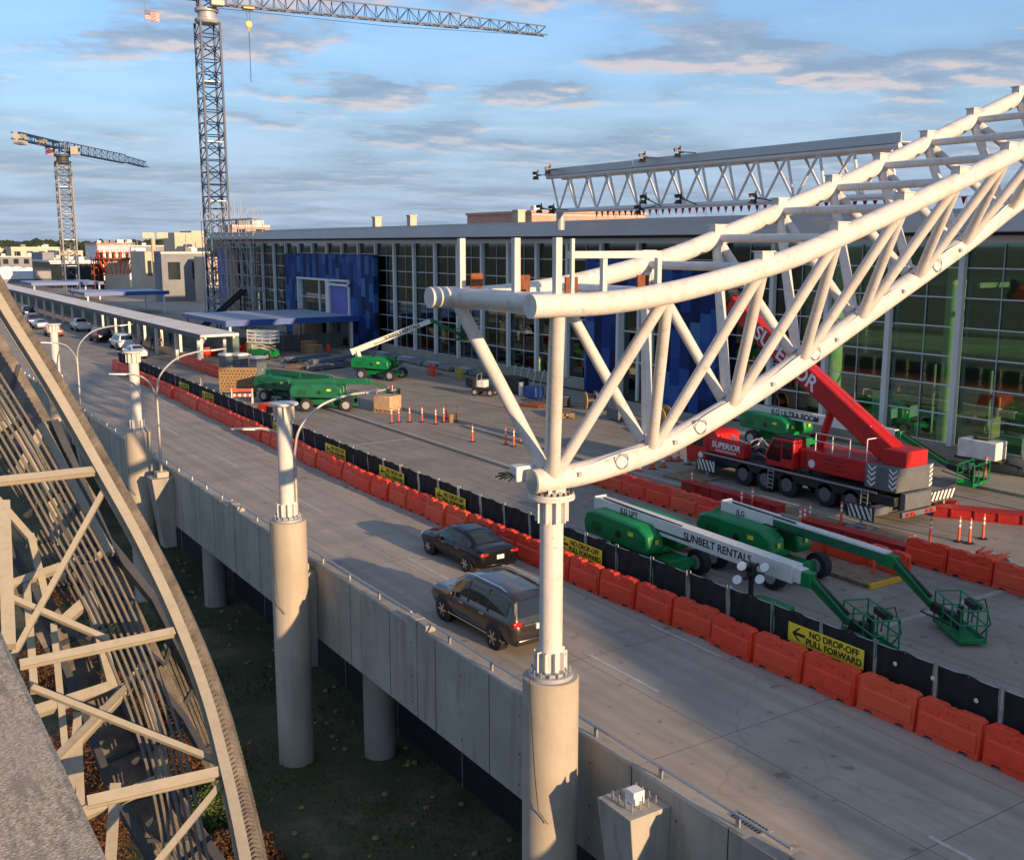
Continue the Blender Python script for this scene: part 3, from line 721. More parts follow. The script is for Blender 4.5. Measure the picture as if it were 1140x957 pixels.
def screen():
    b=MB(); nx=14; vs=[]; fs=[]
    for j in range(7):
        for i in range(nx+1):
            u=-.86+1.72*i/nx; z=.45+1.27*j/6-(.03*math.sin(i/nx*pi*3) if j==6 else 0)
            vs.append((.02*math.sin(i*1.3+j*.9)+.012*math.sin(i*3.1+j),u,z))
    for j in range(6):
        for i in range(nx): a=j*(nx+1)+i; fs.append((a,a+1,a+nx+2,a+nx+1))
    k=len(vs); vs2=[(x+.012,y,z) for x,y,z in vs]
    b.add(vs,fs); b.add(vs2,[f[::-1] for f in fs]); return b
for i,y in enumerate(ys):
    x=rowX(y)+.52; rz=random.uniform(-.03,.03); lab=fl
    if i==2: lab='black screened fence panel at the right edge of the photo, with pale patches'
    if i==3: lab='black screened fence panel second from the right edge, pale patches on it'
    if fp is None:
        fp=thing('barrier_fence',lab,'fence',(x,y,0),rz,'black fence panels along the roadway')
        screen().build('screen','fence',fp)
        for s in (-.88,.88):
            b=MB(); b.tube((0.02,s,0),(0.02,s,1.8),.022,n=7); b.build('post','galv',fp)
        for zz in (1.7,.45): b=MB(); b.tube((0.035,-.87,zz),(0.035,.87,zz),.016,n=6); b.build('rail','galv',fp)
    else: c=dup(fp,(x,y,0),rz,lab,fp['group']); 
    if i in (2,3,4):
        pass
for i,(y,z) in enumerate(((12.45,1.0),(15.75,1.35),(16.9,1.35),(14.5,1.2))):
    o=tag(MB().lathe([(.005,0),(.06,0),(.065,.008),(.005,.012)],n=10).build('tape_patch','whiteb'),['round pale patch low on the fence panel nearest the right edge','large round pale patch on the fence screen right of the yellow sign','small pale patch beside a fence post right of the yellow sign','small round pale patch on the fence screen near the right edge'][i],'patch')
    o.location=(rowX(y)+.47,y,z); o.rotation_euler=(0,-pi/2,0)
tall=MB()
for i,y in enumerate(ys[2:26]): pass
sl=['largest yellow NO DROP-OFF sign on the fence, near the right','yellow NO DROP-OFF sign just right of the nearest pier post','yellow NO DROP-OFF sign behind the black sedan','yellow NO DROP-OFF sign left of the one behind the sedan','yellow NO DROP-OFF sign right of the second pier post','small yellow sign beside the third pier, far along the fence','small yellow sign farther along the fence than the third pier lamp','yellow sign beside the second pier post and the orange machine']
sgp=None
for (y,z,w),l in zip(((19.25,1.12,2.75),(30.9,1.1,2.6),(40.6,1.06,2.5),(46.4,1.14,2.6),(53.5,1.14,2.5),(78.6,1.15,2.9),(85.4,1.1,3.0),(62.3,1.1,2.6)),sl):
    if sgp is None:
        sgp=thing('fence_sign',l,'sign',(rowX(y)+.44,y,z),0,'yellow signs on the black fence')
        b=MB(); b.bx(-.006,.006,-1.38,1.38,-.29,.29); b.build('sign_board','sign',sgp,bev=.004)
        text('NO DROP-OFF',.27,'ink',sgp,(-.012,-.32,.125),LEFT,.006)
        text('PULL FORWARD',.27,'ink',sgp,(-.012,-.32,-.125),LEFT,.006)
        b=MB(); b.prism([(1.22,0),(.98,.2),(.9,.2),(1.08,.045),(.72,.045),(.72,-.045),(1.08,-.045),(.9,-.2),(.98,-.2)],-.014,-.008,'x'); b.build('arrow','ink',sgp)
    else: dup(sgp,(rowX(y)+.44,y,z),0,l)
# second row and loose barriers
def brow(pts,group,label,rz):
    for i,(x,y) in enumerate(pts):
        dup(bproto,(x,y,0.01),rz+random.uniform(-.06,.06),label if isinstance(label,str) else label[i],group)
brow([(33.2-.03*k,43.4-1.87*k) for k in range(8)],'orange barriers between the curved truss and the crane','orange barrier in the row beside the red crane, under the curved truss',0)
brow([(33.0+.12*k,28.5-1.9*k) for k in range(3)],'orange barriers beyond the second lift','orange barrier in the broken row behind the white boom of the farther lift',-.06)
brow([(35.35,24.5-1.9*k) for k in range(3)],'orange barriers by the right edge',['orange barrier left of the pair in front of the tub of red cones','orange barrier in front of the tub of red cones','orange barrier at the right edge behind the farther lift basket'],0)
brow([(31.0-.05*k,111-1.9*k) for k in range(8)],'orange barriers before the kerbside canopy','orange barrier in the row in front of the kerbside canopy',0)
brow([(36+.9*k,118+1.6*k*.2) for k in range(5)],'orange barriers under the canopy','orange barrier under the blue edged canopy by the fence',-1.3)
brow([(48.4,88.9),(48.2,113.5),(46.8,112.6)],'loose orange barriers',['single orange barrier beside a yellow one, near the terminal wall','orange barrier under the far end of the blue edged canopy','orange barrier beside brown crates under the blue edged canopy'],-.3)
yb=tag(barrier_mesh().build('water_barrier','olive',bev=.025),'olive yellow water barrier near the terminal wall, right of an orange one','barrier'); yb.location=(49.4,85.4,.01); yb.rotation_euler=(0,0,-.3)
# ------------------------------------------------------------------ cones, delineators
cp=None
def cone(x,y,label,group):
    global cp
    if cp is None:
        cp=thing('traffic_cone',label,'traffic cone',(x,y,.008),0,group)
        b=MB(); b.lathe([(.155,.03),(.03,.72)],n=14); b.build('body','cone',cp)
        b=MB(); b.bx(-.2,.2,-.2,.2,0,.03); b.build('base','black',cp)
        b=MB(); b.lathe([(.115,.32),(.092,.44)],n=14); b.lathe([(.08,.52),(.06,.62)],n=14); b.build('reflective_band','refl',cp)
    else: dup(cp,(x,y,.008),random.uniform(0,1),label,group)
dp=None
def delin(x,y,label,group):
    global dp
    if dp is None:
        dp=thing('delineator_post',label,'delineator',(x,y,.008),0,group)
        b=MB(); b.lathe([(.06,.06),(.045,1.08),(.02,1.12)],n=10); b.build('post','cone',dp)
        b=MB(); b.lathe([(.22,0),(.22,.03),(.1,.07)],n=8); b.build('base','black',dp)
        b=MB(); b.lathe([(.054,.66),(.052,.78)],n=10); b.lathe([(.051,.86),(.049,.98)],n=10); b.build('reflective_band','refl',dp)
    else: dup(dp,(x,y,.008),random.uniform(0,1),label,group)
for q in [(703,525),(712,528),(726,522),(738,520),(755,513),(746,513),(766,517),(768,513),(690,518)]:
    g=G(*q); cone(g.x,g.y,'orange traffic cone behind the curved truss, near the cab of the red crane','orange cones by the red crane')
for q in [(580,493)]:
    g=G(*q); cone(g.x,g.y,'orange cone beside two posts left of the truss diagonal','orange cones by the red crane')
gA='orange posts standing on the open plaza'
for q in [(420,447),(428,450),(433,445),(440,447),(437,443),(421,452),(444,470),(456,470),(470,470),(485,472),(494,470),(497,466),(508,469),(436,471),(526,492),(563,495),(572,497),(568,455),(564,454)]:
    g=G(*q); delin(g.x,g.y,'orange delineator post in the loose group on the open plaza, left of the truss',gA)
for q in [(936,585),(972,642)]:
    g=G(*q); delin(g.x,g.y,['orange delineator post below the counterweight of the red crane','orange delineator post beside the yellow edged timber mat'][q[0]>950],'orange posts around the crane')
for q in [(1035,605),(1067,603),(1079,605),(1094,600),(825,570),(837,568),(895,590),(901,587),(890,592),(770,547)]:
    g=G(*q); delin(g.x,g.y,'orange delineator post in the ring around the red crane',"orange posts around the crane")
tb=tag(MB().lathe([(.2,0),(.24,.55),(.26,.6)],n=14).build('rubbish_bin','ply'),'small brown bin among the orange posts on the open plaza','bin'); tb.location=G(502,470,.01)
# tub of cones
g=G(1100,640,.01); t=thing('cone_tub','translucent white tub full of stacked red cones behind the right barriers','tub',g)
b=MB(); b.lathe([(.75,0),(.82,.62),(.84,.66),(.72,.64),(.7,.1)],n=24); b.build('tub','potw',t)
b=MB(); rr=random.Random(2)
for k in range(26):
    a=rr.uniform(0,6.28); r=rr.uniform(0,.55); z=.55+rr.uniform(0,.3); b.tube((r*math.cos(a)-.3,r*math.sin(a),z),(r*math.cos(a)+.3,r*math.sin(a)+rr.uniform(-.2,.2),z+rr.uniform(-.1,.15)),.09,.03,8)
b.build('cone_stack','cone',t)
# ------------------------------------------------------------------ boom lifts
def wheel(parent,c,r,w,axis,hub='cap'):
    c=V(c); a=V(axis).normalized(); b=MB()
    b.path([c-a*w/2,c-a*w*.42,c+a*w*.42,c+a*w/2],r,20,[r*.86,r,r,r*.86]); wh=b.build('wheel','tyre',parent)
    b=MB()
    b.path([c-a*(w*.5+.02),c-a*(w*.5+.012),c-a*w*.4,c+a*w*.4,c+a*(w*.5+.012),c+a*(w*.5+.02)],r*.5,14,[r*.3,r*.56,r*.56,r*.56,r*.56,r*.3])
    b.build('rim',hub,wh); return wh
def basket(parent,c,rz,mat='green'):
    c=V(c); b=MB(); co,si=math.cos(rz),math.sin(rz)
    T=lambda x,y,z:c+V((x*co-y*si,x*si+y*co,z))
    W,D,Hh=1.0,.42,1.08
    cs=[(-W,-D),(W,-D),(W,D),(-W,D)]
    for k in range(4):
        a,d=cs[k],cs[(k+1)%4]
        for z in (.12,.6,Hh): b.tube(T(*a,z),T(*d,z),.028,n=6)
        n=3 if k%2==0 else 1
        for j in range(n): f=(j)/n; b.tube(T(a[0]+(d[0]-a[0])*f,a[1]+(d[1]-a[1])*f,0),T(a[0]+(d[0]-a[0])*f,a[1]+(d[1]-a[1])*f,Hh),.028,n=6)
    bk=b.build('basket',mat,parent)
    b=MB(); b.slab([T(-W,-D,.06),T(W,-D,.06),T(W,D,.06),T(-W,D,.06)],.06)
    for k in range(4):
        a,d=cs[k],cs[(k+1)%4]; b.beam(T(*a,.1),T(*d,.1),.02,.14)
    b.build('floor',mat,bk)
    b=MB(); b.beam(T(-.35,-D+.02,.95),T(.35,-D+.02,.95),.3,.22); b.beam(T(-.2,D-.2,.5),T(.15,D-.2,.5),.2,.4); b.build('control_box','black',bk,bev=.02)
    b=MB(); b.path([T(-.5,-D-.05,.1),T(-.6,-D-.3,.5),T(-.2,-D-.25,1.2),T(.2,-D-.15,1.0),T(.1,-D,.3)],.025,6); b.build('hose','black',bk)
    return bk
def lift(label,c,head,P0,P1,P2,bask,brz,col='green',txt=None,bw=.46,bh=.56,group=None,tele=.55,bm='boom',tm=None):
    t=thing('boom_lift',label,'boom lift',c,0,group); C=V(c); co,si=math.cos(head),math.sin(head)
    T=lambda x,y,z:V((x*co-y*si,x*si+y*co,z))      # chassis frame: y = rear to front
    L=lambda p:V(p)-C
    b=MB(); b.beam(T(0,-1.75,.62),T(0,1.75,.62),1.1,.42)
    for s in (-1,1): b.beam(T(-1.1,s*1.5,.52),T(1.1,s*1.5,.52),.22,.26)
    b.build('chassis',col,t,bev=.03)
    for sx in (-1,1):
        for sy in (-1,1): wheel(t,T(sx*1.2,sy*1.5,.5),.5,.42,T(1,0,0))
    b=MB(); b.tube(T(0,0,.8),T(0,0,1.0),.55,n=20); b.build('turntable','black',t)
    # engine cowls either side of the boom: side profile extruded across
    for s,nm in ((-1,'engine_cowl'),(1,'engine_cowl')):
        prof=[(-2.7,1.05),(-2.8,1.5),(-2.65,1.95),(-2.2,2.08),(.6,2.02),(1.15,1.75),(1.25,1.2),(1.1,.98)]
        b=MB(); xa,xb=(.34,1.14) if s>0 else (-1.14,-.34); n=len(prof)
        b.add([T(xa,-y,z) for y,z in prof]+[T(xb,-y,z) for y,z in prof],[(i,(i+1)%n,n+(i+1)%n,n+i) for i in range(n)]+[tuple(range(n))[::-1],tuple(range(n,2*n))])
        cw=b.build(nm,col,t,bev=.1)
        b=MB(); xo=1.145*s
        for k in range(5): b.beam(T(xo,2.2-.0,1.3+k*.08),T(xo,1.5,1.3+k*.08),.012,.03)
        b.tube(T(xo-.01,.55,1.45),T(xo+.012,.55,1.45),.16,n=14)
        b.build('vent','black',cw)
        b=MB(); b.beam(T(xo+.004,-.35,1.62),T(xo+.004,-.05,1.62),.012,.16); b.beam(T(s*.74,-1.262,1.5) ,T(s*.74,-1.268,1.5),.16,.18); b.build('decal','sign',cw)
    b=MB(); b.beam(T(0,2.75,1.0),T(0,-.9,1.0),.62,.22); b.beam(T(0,2.2,1.1),T(0,2.75,2.0),.3,.35); b.build('counterweight',col,t,bev=.05)
    b=MB(); p0,p1=L(P0),L(P1); d=(p1-p0); m=p0+d*tele
    b.beam(p0-d.normalized()*.5,m,bw,bh)
    if tm is None: b.beam(m-d*.02,p1,bw*.78,bh*.78)
    b.beam(p0-d.normalized()*.55,p0-d.normalized()*.45,bw*1.15,bh*1.15)
    bo=b.build('boom',bm,t,bev=.02)
    x=d.cross(Z).normalized()
    if tm:
        b=MB(); b.beam(m-d*.02,p1,bw*.78,bh*.6); b.build('boom_section',tm,bo,bev=.02)
        b=MB(); b.beam(m-d*.015+Z*bh*.36,p1+Z*bh*.36,bw*.8,bh*.12); b.build('boom_top','boom',bo)
    b=MB()
    b.path([p0+x*bw*.4+Z*bh*.6,p0+d*.2+x*bw*.4+Z*(bh*.55),p0+d*.45+x*bw*.35+Z*(bh*.5)],.035,6)
    b.beam(p0+d*.24-x*(bw*.5+.006)-Z*bh*.2,p0+d*.5-x*(bw*.5+.006)-Z*bh*.2,.012,.07)
    b.beam(p0+d*.24+x*(bw*.5+.006)-Z*bh*.2,p0+d*.5+x*(bw*.5+.006)-Z*bh*.2,.012,.07)
    b.build('hose','black',bo)
    b=MB(); b.beam(p0+d*.1-Z*.9 if d.z<.3 else T(0,1.2,1.2),p0+d*.28-Z*bh*.5,.16,.16); b.build('lift_cylinder','black',t)
    b=MB(); b.beam(T(0,2.35,1.5),p0+V((0,0,-.1)),.36,.5); b.build('boom_pivot',bm,t,bev=.03)
    p2=L(P2); b=MB(); b.beam(p1-d.normalized()*.35-Z*.05,p1+d.normalized()*.35-Z*.05,bw*.7,bh*.8); b.beam(p1+d.normalized()*.15,p2,.24,.32,w2=.2,h2=.24); jb=b.build('jib',col,t,bev=.03)
    b=MB(); e=(p2-p1).normalized(); xx=e.cross(Z).normalized(); nn=xx.cross(e); b.tube(p1+nn*.22+e*.2,p2+nn*.2-e*.2,.06,n=8); b.path([p1+xx*.15+nn*.1,p1.lerp(p2,.5)+xx*.17+nn*.1,p2+xx*.15,p2+xx*.2-nn*.35-e*.1,L(bask)+V((0,0,.1))],.03,6); b.build('hose','black',jb)
    b=MB(); b.beam(p2,L(bask)+V((0,0,.35)),.2,.3); b.tube(L(bask)+V((0,0,.1)),L(bask)+V((0,0,.9)),.1,n=8); b.build('rotator','black',t)
    basket(t,L(bask),brz,col)
    if txt:
        u=d.normalized(); up=(-x).cross(u) if False else x.cross(u)
        side=-x if x.x>0 else x      # the face towards -X
        side=V(side); rot=Matrix((u,side.cross(u),side)).transposed()
        if rot.col[1].z<0: rot=Matrix((-u,side.cross(-u),side)).transposed()
        for s,f,size,off,mm in txt:
            wq=bw if f<tele else bw*.78
            tx=text(s,size,mm,bo,p0+d*f+side*(wq/2+.006)+Z*(.13 if s=='JLG LIFT' else 0),rot.to_euler(),off)
    return t
lift('boom lift with long lettered white boom lying low just behind the black fence',(25.95,30.2,.008),0,(25.75,32.6,2.05),(25.75,22.3,1.9),(26.35,20.9,.62),(26.6,20.3,.12),1.15,
     txt=[('JLG LIFT',.16,.3,.005,'ink'),('SUNBELT RENTALS',.63,.40,.006,'ink')],tele=.97,bw=.5,bh=.62)
lift('boom lift with big green cowl and plain white boom, between lettered lift and crane',(29.45,27.4,.008),0,(29.4,29.1,2.15),(29.4,21.9,2.0),(29.7,20.3,.75),(29.75,19.3,.12),1.0,txt=[('JLG',.07,.3,.004,'ink')],tele=.3,tm='dgreen')
lift('boom lift with raised white boom reaching up towards the terminal glass',(43.2,89.1,.008),.62,(41.8,91.6,2.6),(47.6,87.6,5.35),(49.4,86.2,4.3),(50.0,85.6,3.6),.6,tele=.8,txt=[('SUNBELT RENTALS',.62,.42,.012,'ink')])
lift('boom lift half hidden behind the red crane, its boom level towards the green basket',(48.6,44.2,.17),0,(48.4,46.6,2.35),(48.4,36.0,2.3),(48.8,33.0,1.0),(48.9,31.6,.3),.2,txt=[('JLG ULTRA BOOM',.33,.46,.012,'ink')],tele=.9)
lift('dark green folded boom lift beside the brown board, behind the second pier post',(30.6,80.2,.008),.5,(30.0,82.4,2.1),(32.4,76.5,2.2),(32.9,74.5,1.2),(32.6,73.6,.3),.4,'dgreen',bm='dgreen')
lift('dark green folded boom lift in front of the other, nearest the orange light tower',(31.6,74.6,.008),1.0,(29.7,76.4,2.0),(34.2,73.2,2.15),(35.6,72.6,1.4),(35.7,72.0,.4),.9,'dgreen',bm='dgreen')
# light tower head behind the fence
g=V((24.9,23.6,.008)); t=thing('light_tower','cluster of tilted round floodlights on a short mast behind the black fence','light tower',g)
b=MB(); b.box((0,-.6,.6),(.9,1.5,.75)); b.build('generator_body','green',t,bev=.06)
b=MB(); b.tube((0,.2,.9),(0,.2,2.1),.09,n=8); b.beam((-.35,.2,1.62),(.3,.2,1.62),.08,.08); b.beam((-.2,.2,2.0),(.3,.2,2.0),.08,.08); b.box((0,.2,1.8),(.2,.25,.5)); b.build('mast','black',t)
for q in ((-.38,.45,1.5),(-.22,.42,1.95),(.2,-.2,2.0),(.05,-.15,1.6)):
    b=MB(); c=V(q); n=V((-.75,-.25,.55)).normalized(); b.path([c-n*.12,c-n*.02,c+n*.05],.17,16,[.07,.15,.18]); l=b.build('floodlight','black',t)
    b=MB(); b.tube(c+n*.052,c+n*.06,.165,n=16); b.build('lens','lens',l)
for s in (-1,1): wheel(t,(s*.6,0,.3),.3,.18,(1,0,0))
# scissor lift
t=thing('scissor_lift','small scissor lift with green base and pale slatted rails, under the canopy edge','scissor lift',(40,112.2,.008),.5)
b=MB(); b.box((0,0,.7),(1.5,3.2,.7)); b.build('base','green',t,bev=.05)
for sx in (-1,1):
    for sy in (-1,1): wheel(t,(sx*.7,sy*1.2,.4),.4,.25,(1,0,0))
b=MB()
for s in (-.5,.5):
    for z in (1.05,1.4): b.beam((s,-1.3,z),(s,1.3,z+.33),.08,.1); b.beam((s*.8,1.3,z),(s*.8,-1.3,z+.33),.08,.1)
b.build('scissor_arm','boom',t)
b=MB(); b.box((0,0,1.85),(1.6,3.4,.14)); b.build('platform','boom',t)
b=MB()
for z in (2.2,2.55,2.95):
    for x in (-.78,.78): b.bx(x-.03,x+.03,-1.68,1.68,z,z+.18)
    for y in (-1.66,1.66): b.bx(-.75,.75,y-.03,y+.03,z,z+.18)
for x in (-.72,.72):
    for y in (-1.6,-.5,.5,1.6): b.bx(x-.03,x+.03,y-.03,y+.03,1.92,3.2)
b.build('guard_rail','potw',t)
# ------------------------------------------------------------------ red mobile crane
def mcrane():
    t=thing('mobile_crane','large red mobile crane with grey counterweight and raised boom, parked by the terminal','mobile crane',(41,35,.008)); o=t.location; off=V((41,35,.0))
    b=MB(); b.bx(39.55,42.45,27.6,42.0,.95,1.45); b.bx(40.3,41.7,27.4,43.0,.7,.95); ch=b.build('chassis','black',t,o,bev=.04)
    b=MB(); b.bx(39.38,42.6,29.0,41.9,1.45,1.62); b.build('deck','black',t,o)
    b=MB(); b.bx(39.33,39.378,28.6,41.8,1.5,1.6); b.build('deck_edge','galv',t,o)
    for y in (30.4,32.2,35.0,36.7,38.5):
        for x in (39.85,42.15): wheel(t,(x-o.x,y-o.y,.72),.72,.6,(1,0,0),'grey')
    # driver cab at the far end
    b=MB(); b.prism([(41.6,.8),(43.5,.8),(43.62,1.7),(43.3,2.75),(41.9,2.8),(41.6,2.6)],39.5,42.3,'x'); c=b.build('driver_cab','red',t,o,bev=.08)
    b=MB(); b.prism([(42.0,1.85),(43.35,1.85),(43.1,2.6),(42.1,2.62)],39.49,39.495,'x'); b.prism([(39.75,1.8),(42.05,1.8),(42.0,2.62),(39.8,2.62)],43.3,43.5,'y') if 0 else None; b.build('cab_window','glass',c,o)
    b=MB(); b.tube((39.48,42.2,1.3),(39.49,42.2,1.3),.22,n=16); b.build('emblem','stripe',c,o)
    b=MB(); b.bx(39.5,42.3,43.5,43.75,.55,.95); b.build('bumper','whiteb',c,o,bev=.03)
    # side locker with lettering
    b=MB(); b.bx(39.45,40.1,38.4,41.5,1.66,2.55); lk=b.build('side_locker','red',t,o,bev=.04)
    text('SUPERIOR',.52,'wtext',lk,(39.44-o.x,39.95-o.y,2.2-o.z),LEFT,.012,shear=.15,sx=1.05)
    text('CRANES & RIGGING',.2,'wtext',lk,(39.44-o.x,39.95-o.y,1.86-o.z),LEFT,.002)
    b=MB()
    rr=random.Random(9)
    for k in range(22):
        b=MB(); b.box((rr.uniform(40.3,42.2),rr.uniform(36.8,41.3),1.66+rr.uniform(.2,.7)),(rr.uniform(.1,.6),rr.uniform(.15,.9),rr.uniform(.1,.6)),rr.uniform(0,.5)); b.build('deck_equipment',['black','grey','black','cap'][k%4],t,o)
    b=MB()
    for k in range(8):
        b.path([V((rr.uniform(39.7,41.8),rr.uniform(36.5,41),1.7)),V((rr.uniform(39.7,41.8),rr.uniform(36.5,41),2.7)),V((rr.uniform(39.7,41.8),rr.uniform(36.5,41),1.8))],.04,6)
    b.build('hose','cap',t,o)
    # striped outrigger boxes, pads
    def stripes(x,y0,y1,z0,z1,axis='x',chev=False,n=5,par=None):
        b=MB(); h=z1-z0; w=(y1-y0)
        for i in range(-3,n+3):
            a=y0+w*i/n; pts=[(a,z0),(a+w/n*.5,z0),(a+w/n*.5+h*.55,z1),(a+h*.55,z1)]
            pts=[(min(max(u,y0),y1),v) for u,v in pts]
            if max(p[0] for p in pts)-min(p[0] for p in pts)<.06: continue
            b.prism(pts,x-.004,x+.0,axis)
        b.build('warning_stripe','stripe',par or t,o)
    for y,nm in ((41.2,'front'),(28.2,'rear')):
        b=MB(); b.bx(39.0 if y>30 else 37.6,43.0,y-.3,y+.3,.55,.95); ob=b.build('outrigger_beam','grey',t,o,bev=.02)
        b=MB(); x=39.0 if y>30 else 37.55; b.bx(x,x+.1,y-.85,y+.85,.5,1.25); pl=b.build('outrigger_plate','black',ob,o)
        stripes(x,y-.8,y+.8,.54,1.2,par=pl)
        for xx in ((x+.2),44.6):
            if xx>44: b=MB(); b.bx(42.9,44.8,y-.2,y+.2,.6,.9); b.build('outrigger_beam','grey',ob,o)
            b=MB(); b.tube((xx,y,.12),(xx,y,.8),.09,n=10); b.lathe([(.34,.1),(.34,.16),(.1,.24)],(xx,y,0),16); b.build('outrigger_leg','galv',ob,o)
    b=MB(); b.bx(42.5,44.9,27.75,27.8,.75,1.35); pl=b.build('outrigger_plate','black',t,o); 
    b=MB()
    for i in range(7): b.prism([(42.55+i*.33,.8),(42.72+i*.33,.8),(42.95+i*.33,1.3),(42.78+i*.33,1.3)],27.744,27.75,'y')
    b.build('warning_stripe','stripe',pl,o)
    # ladders
    for y in (36.0,29.3):
        b=MB()
        for s in (-.22,.22): b.tube((39.3,y+s,1.6),(39.2,y+s,.35),.025,n=6)
        for k in range(5): b.tube((39.22+.016*k,y-.22,.45+.24*k),(39.22+.016*k,y+.22,.45+.24*k),.02,n=6)
        b.build('ladder','galv',t,o)
    # slewing upper
    b=MB(); b.tube((41,33.2,1.62),(41,33.2,1.85),1.1,n=28); b.build('slew_ring','black',t,o)
    b=MB(); b.bx(39.75,42.3,29.6,34.3,1.85,3.0); up=b.build('upper_body','red',t,o,bev=.06)
    b=MB(); 
    for y in (31.4,32.2):
        for z in (2.15,2.4,2.65): b.bx(39.74,39.75,y-.3,y+.3,z,z+.05)
    b.bx(39.73,39.748,33.9,33.94,1.9,2.95); b.build('vent','black',up,o)
    b=MB(); b.tube((39.73,33.4,2.25),(39.745,33.4,2.25),.24,n=16); b.build('emblem','stripe',up,o)
    b=MB(); b.prism([(34.35,1.75),(36.4,1.75),(36.62,2.3),(36.0,3.45),(34.4,3.45)],39.3,40.4,'x'); oc=b.build('operator_cab','red',t,o,bev=.06)
    b=MB(); b.prism([(35.35,2.05),(36.35,2.1),(36.42,2.35),(35.95,3.3),(35.35,3.3)],39.285,39.298,'x'); b.prism([(34.5,2.3),(35.2,2.3),(35.2,3.3),(34.5,3.3)],39.285,39.298,'x'); b.build('cab_window','glass',oc,o)
    b=MB(); b.prism([(34.4,3.46),(36.0,3.46),(35.9,3.55),(34.5,3.55)],39.35,40.35,'x'); b.build('cab_roof','black',oc,o)
    b=MB()
    for y in (31,32.2,33.4): 
        b.tube((40.0,y,3.0),(40.0,y,4.0),.03,n=6)
    for z in (3.55,4.0): b.tube((40.0,31,z),(40.0,33.4,z),.025,n=6)
    b.tube((39.9,29.8,3.0),(39.9,29.8,4.2),.03,n=6); b.tube((41.9,29.8,3.0),(41.9,29.8,4.2),.03,n=6); b.tube((39.9,29.8,4.2),(41.9,29.8,4.2),.03,n=6)
    b.build('guard_rail','whiteb',up,o)
    b=MB(); b.bx(39.5,42.5,27.5,29.55,1.7,3.0); cw=b.build('counterweight','grey',t,o,bev=.06)
    b=MB(); b.bx(40.1,41.9,27.45,28.9,3.0,3.85); b.build('winch_housing','red',cw,o,bev=.05)
    for y in (29.1,27.75):
        b=MB()
        for k in range(4):
            z=1.8+k*.28
            for s in (-1,1): 
                q=[(y,z),(y+s*.26,z+.22),(y+s*.26,z+.35),(y,z+.13)]
                if s<0: q=q[::-1]
                if abs(y-27.75)<.1 and s<0: q=[(max(u,27.53),v) for u,v in q]
                b.prism(q,39.494,39.498,'x')
        b.build('warning_stripe','stripe',cw,o)
    b=MB()
    for k in range(5): b.prism([(42.2,1.75+k*.25),(42.45,1.9+k*.25),(42.45,2.02+k*.25),(42.2,1.87+k*.25)],27.492,27.497,'y')
    b.build('warning_stripe','stripe',cw,o)
    b=MB(); b.bx(39.9,42.1,27.2,27.55,.8,1.68); b.bx(39.6,42.4,27.1,27.3,.45,.75); b.build('tail_frame','grey',t,o,bev=.03)
    b=MB()
    for x in (40.0,40.4,41.6,42.0): b.bx(x-.12,x+.12,27.06,27.1,.5,.7)
    b.build('tail_light','tail',t,o)
    # boom
    A=V((41.1,29.2,3.5)); Bp=V((41.1,42.4,11.4)); d=(Bp-A).normalized()
    b=MB(); b.beam(A-d*.9,A+d*11,.95,1.25); b.beam(A-d*.9,A-d*.3,1.1,1.35); bm_=b.build('boom','red',t,o,bev=.12)
    b=MB(); b.beam(A+d*11,A+d*14.4,.82,1.1); b.build('boom_section','red',bm_,o,bev=.1)
    b=MB(); b.beam(A+d*14.35,A+d*14.8,1.0,1.3); b.tube(A+d*14.8+V((-.4,0,0))-V((0,0,.6)),A+d*14.8+V((.4,0,0))-V((0,0,.6)),.35,n=14); b.tube(A+d*14.6+V((-.4,0,0))+V((0,0,.6)),A+d*14.6+V((.4,0,0))+V((0,0,.6)),.28,n=14); b.build('boom_head','black',bm_,o)
    up_=V((1,0,0)).cross(d); 
    u=-d; side=V((-1,0,0)); rot=Matrix((u,side.cross(u),side)).transposed()
    text('SUPERIOR',1.2,'wtext',bm_,A+d*8.6+V((-.485,0,0))-o,rot.to_euler(),.025,sx=1.05)
    b=MB(); b.tube((41.1,34.2,2.4),A.lerp(Bp,.30)+V((0,0,-.2)),.24,n=14); cy=b.build('lift_cylinder','red',t,o)
    b=MB(); b.tube(A.lerp(Bp,.30)+V((0,0,-.2)),A+d*6.6-Z*.55,.15,n=12); b.build('piston','chrome',cy,o)
    b=MB(); b.tube(A+d*3+V((0,0,.75)),A+d*3.02+V((0,0,1.4)),.03,n=5); b.beam(A+d*1.2+V((-.5,0,.66)),A+d*1.2+V((.5,0,.66)),.06,.06); b.path([A+V((0,0,.9)),A+d*5+V((0,0,.82)),A+d*14.4+V((0,0,.78))],.015,5); b.build('rope','galv',bm_,o)
    t.scale=(.86,.86,.86); t.location=(40.7,35.6,.008)
mcrane()
# steel beams and timber mats on the plaza
def beamthing(name,label,cat,c,size,rz,m,group=None):
    t=thing(name,label,cat,(c[0],c[1],.01),rz,group); L,W,Hh=size; b=MB()
    if name=='steel_beam':
        b.bx(-W/2,W/2,-L/2,L/2,0,.04); b.bx(-W/2,W/2,-L/2,L/2,Hh-.04,Hh); b.bx(-W*.38,W*.38,-L/2+.02,L/2-.02,.04,Hh-.04)
        b.build('beam',m,t)
        b=MB()
        for k in range(int(L)): 
            for s in (-1,1): b.bx(s*W*.38,s*W*.46,-L/2+.4+k,-L/2+.45+k,.04,Hh-.04)
        b.build('stiffener',m,t)
    else:
        n=max(3,int(W/.3)); 
        for i in range(n): b.bx(-W/2+W*i/n+.008,-W/2+W*(i+1)/n-.008,-L/2+random.uniform(-.02,.02),L/2,0,Hh*random.uniform(.95,1))
        b.build('plank',m,t,bev=.01)
    return t
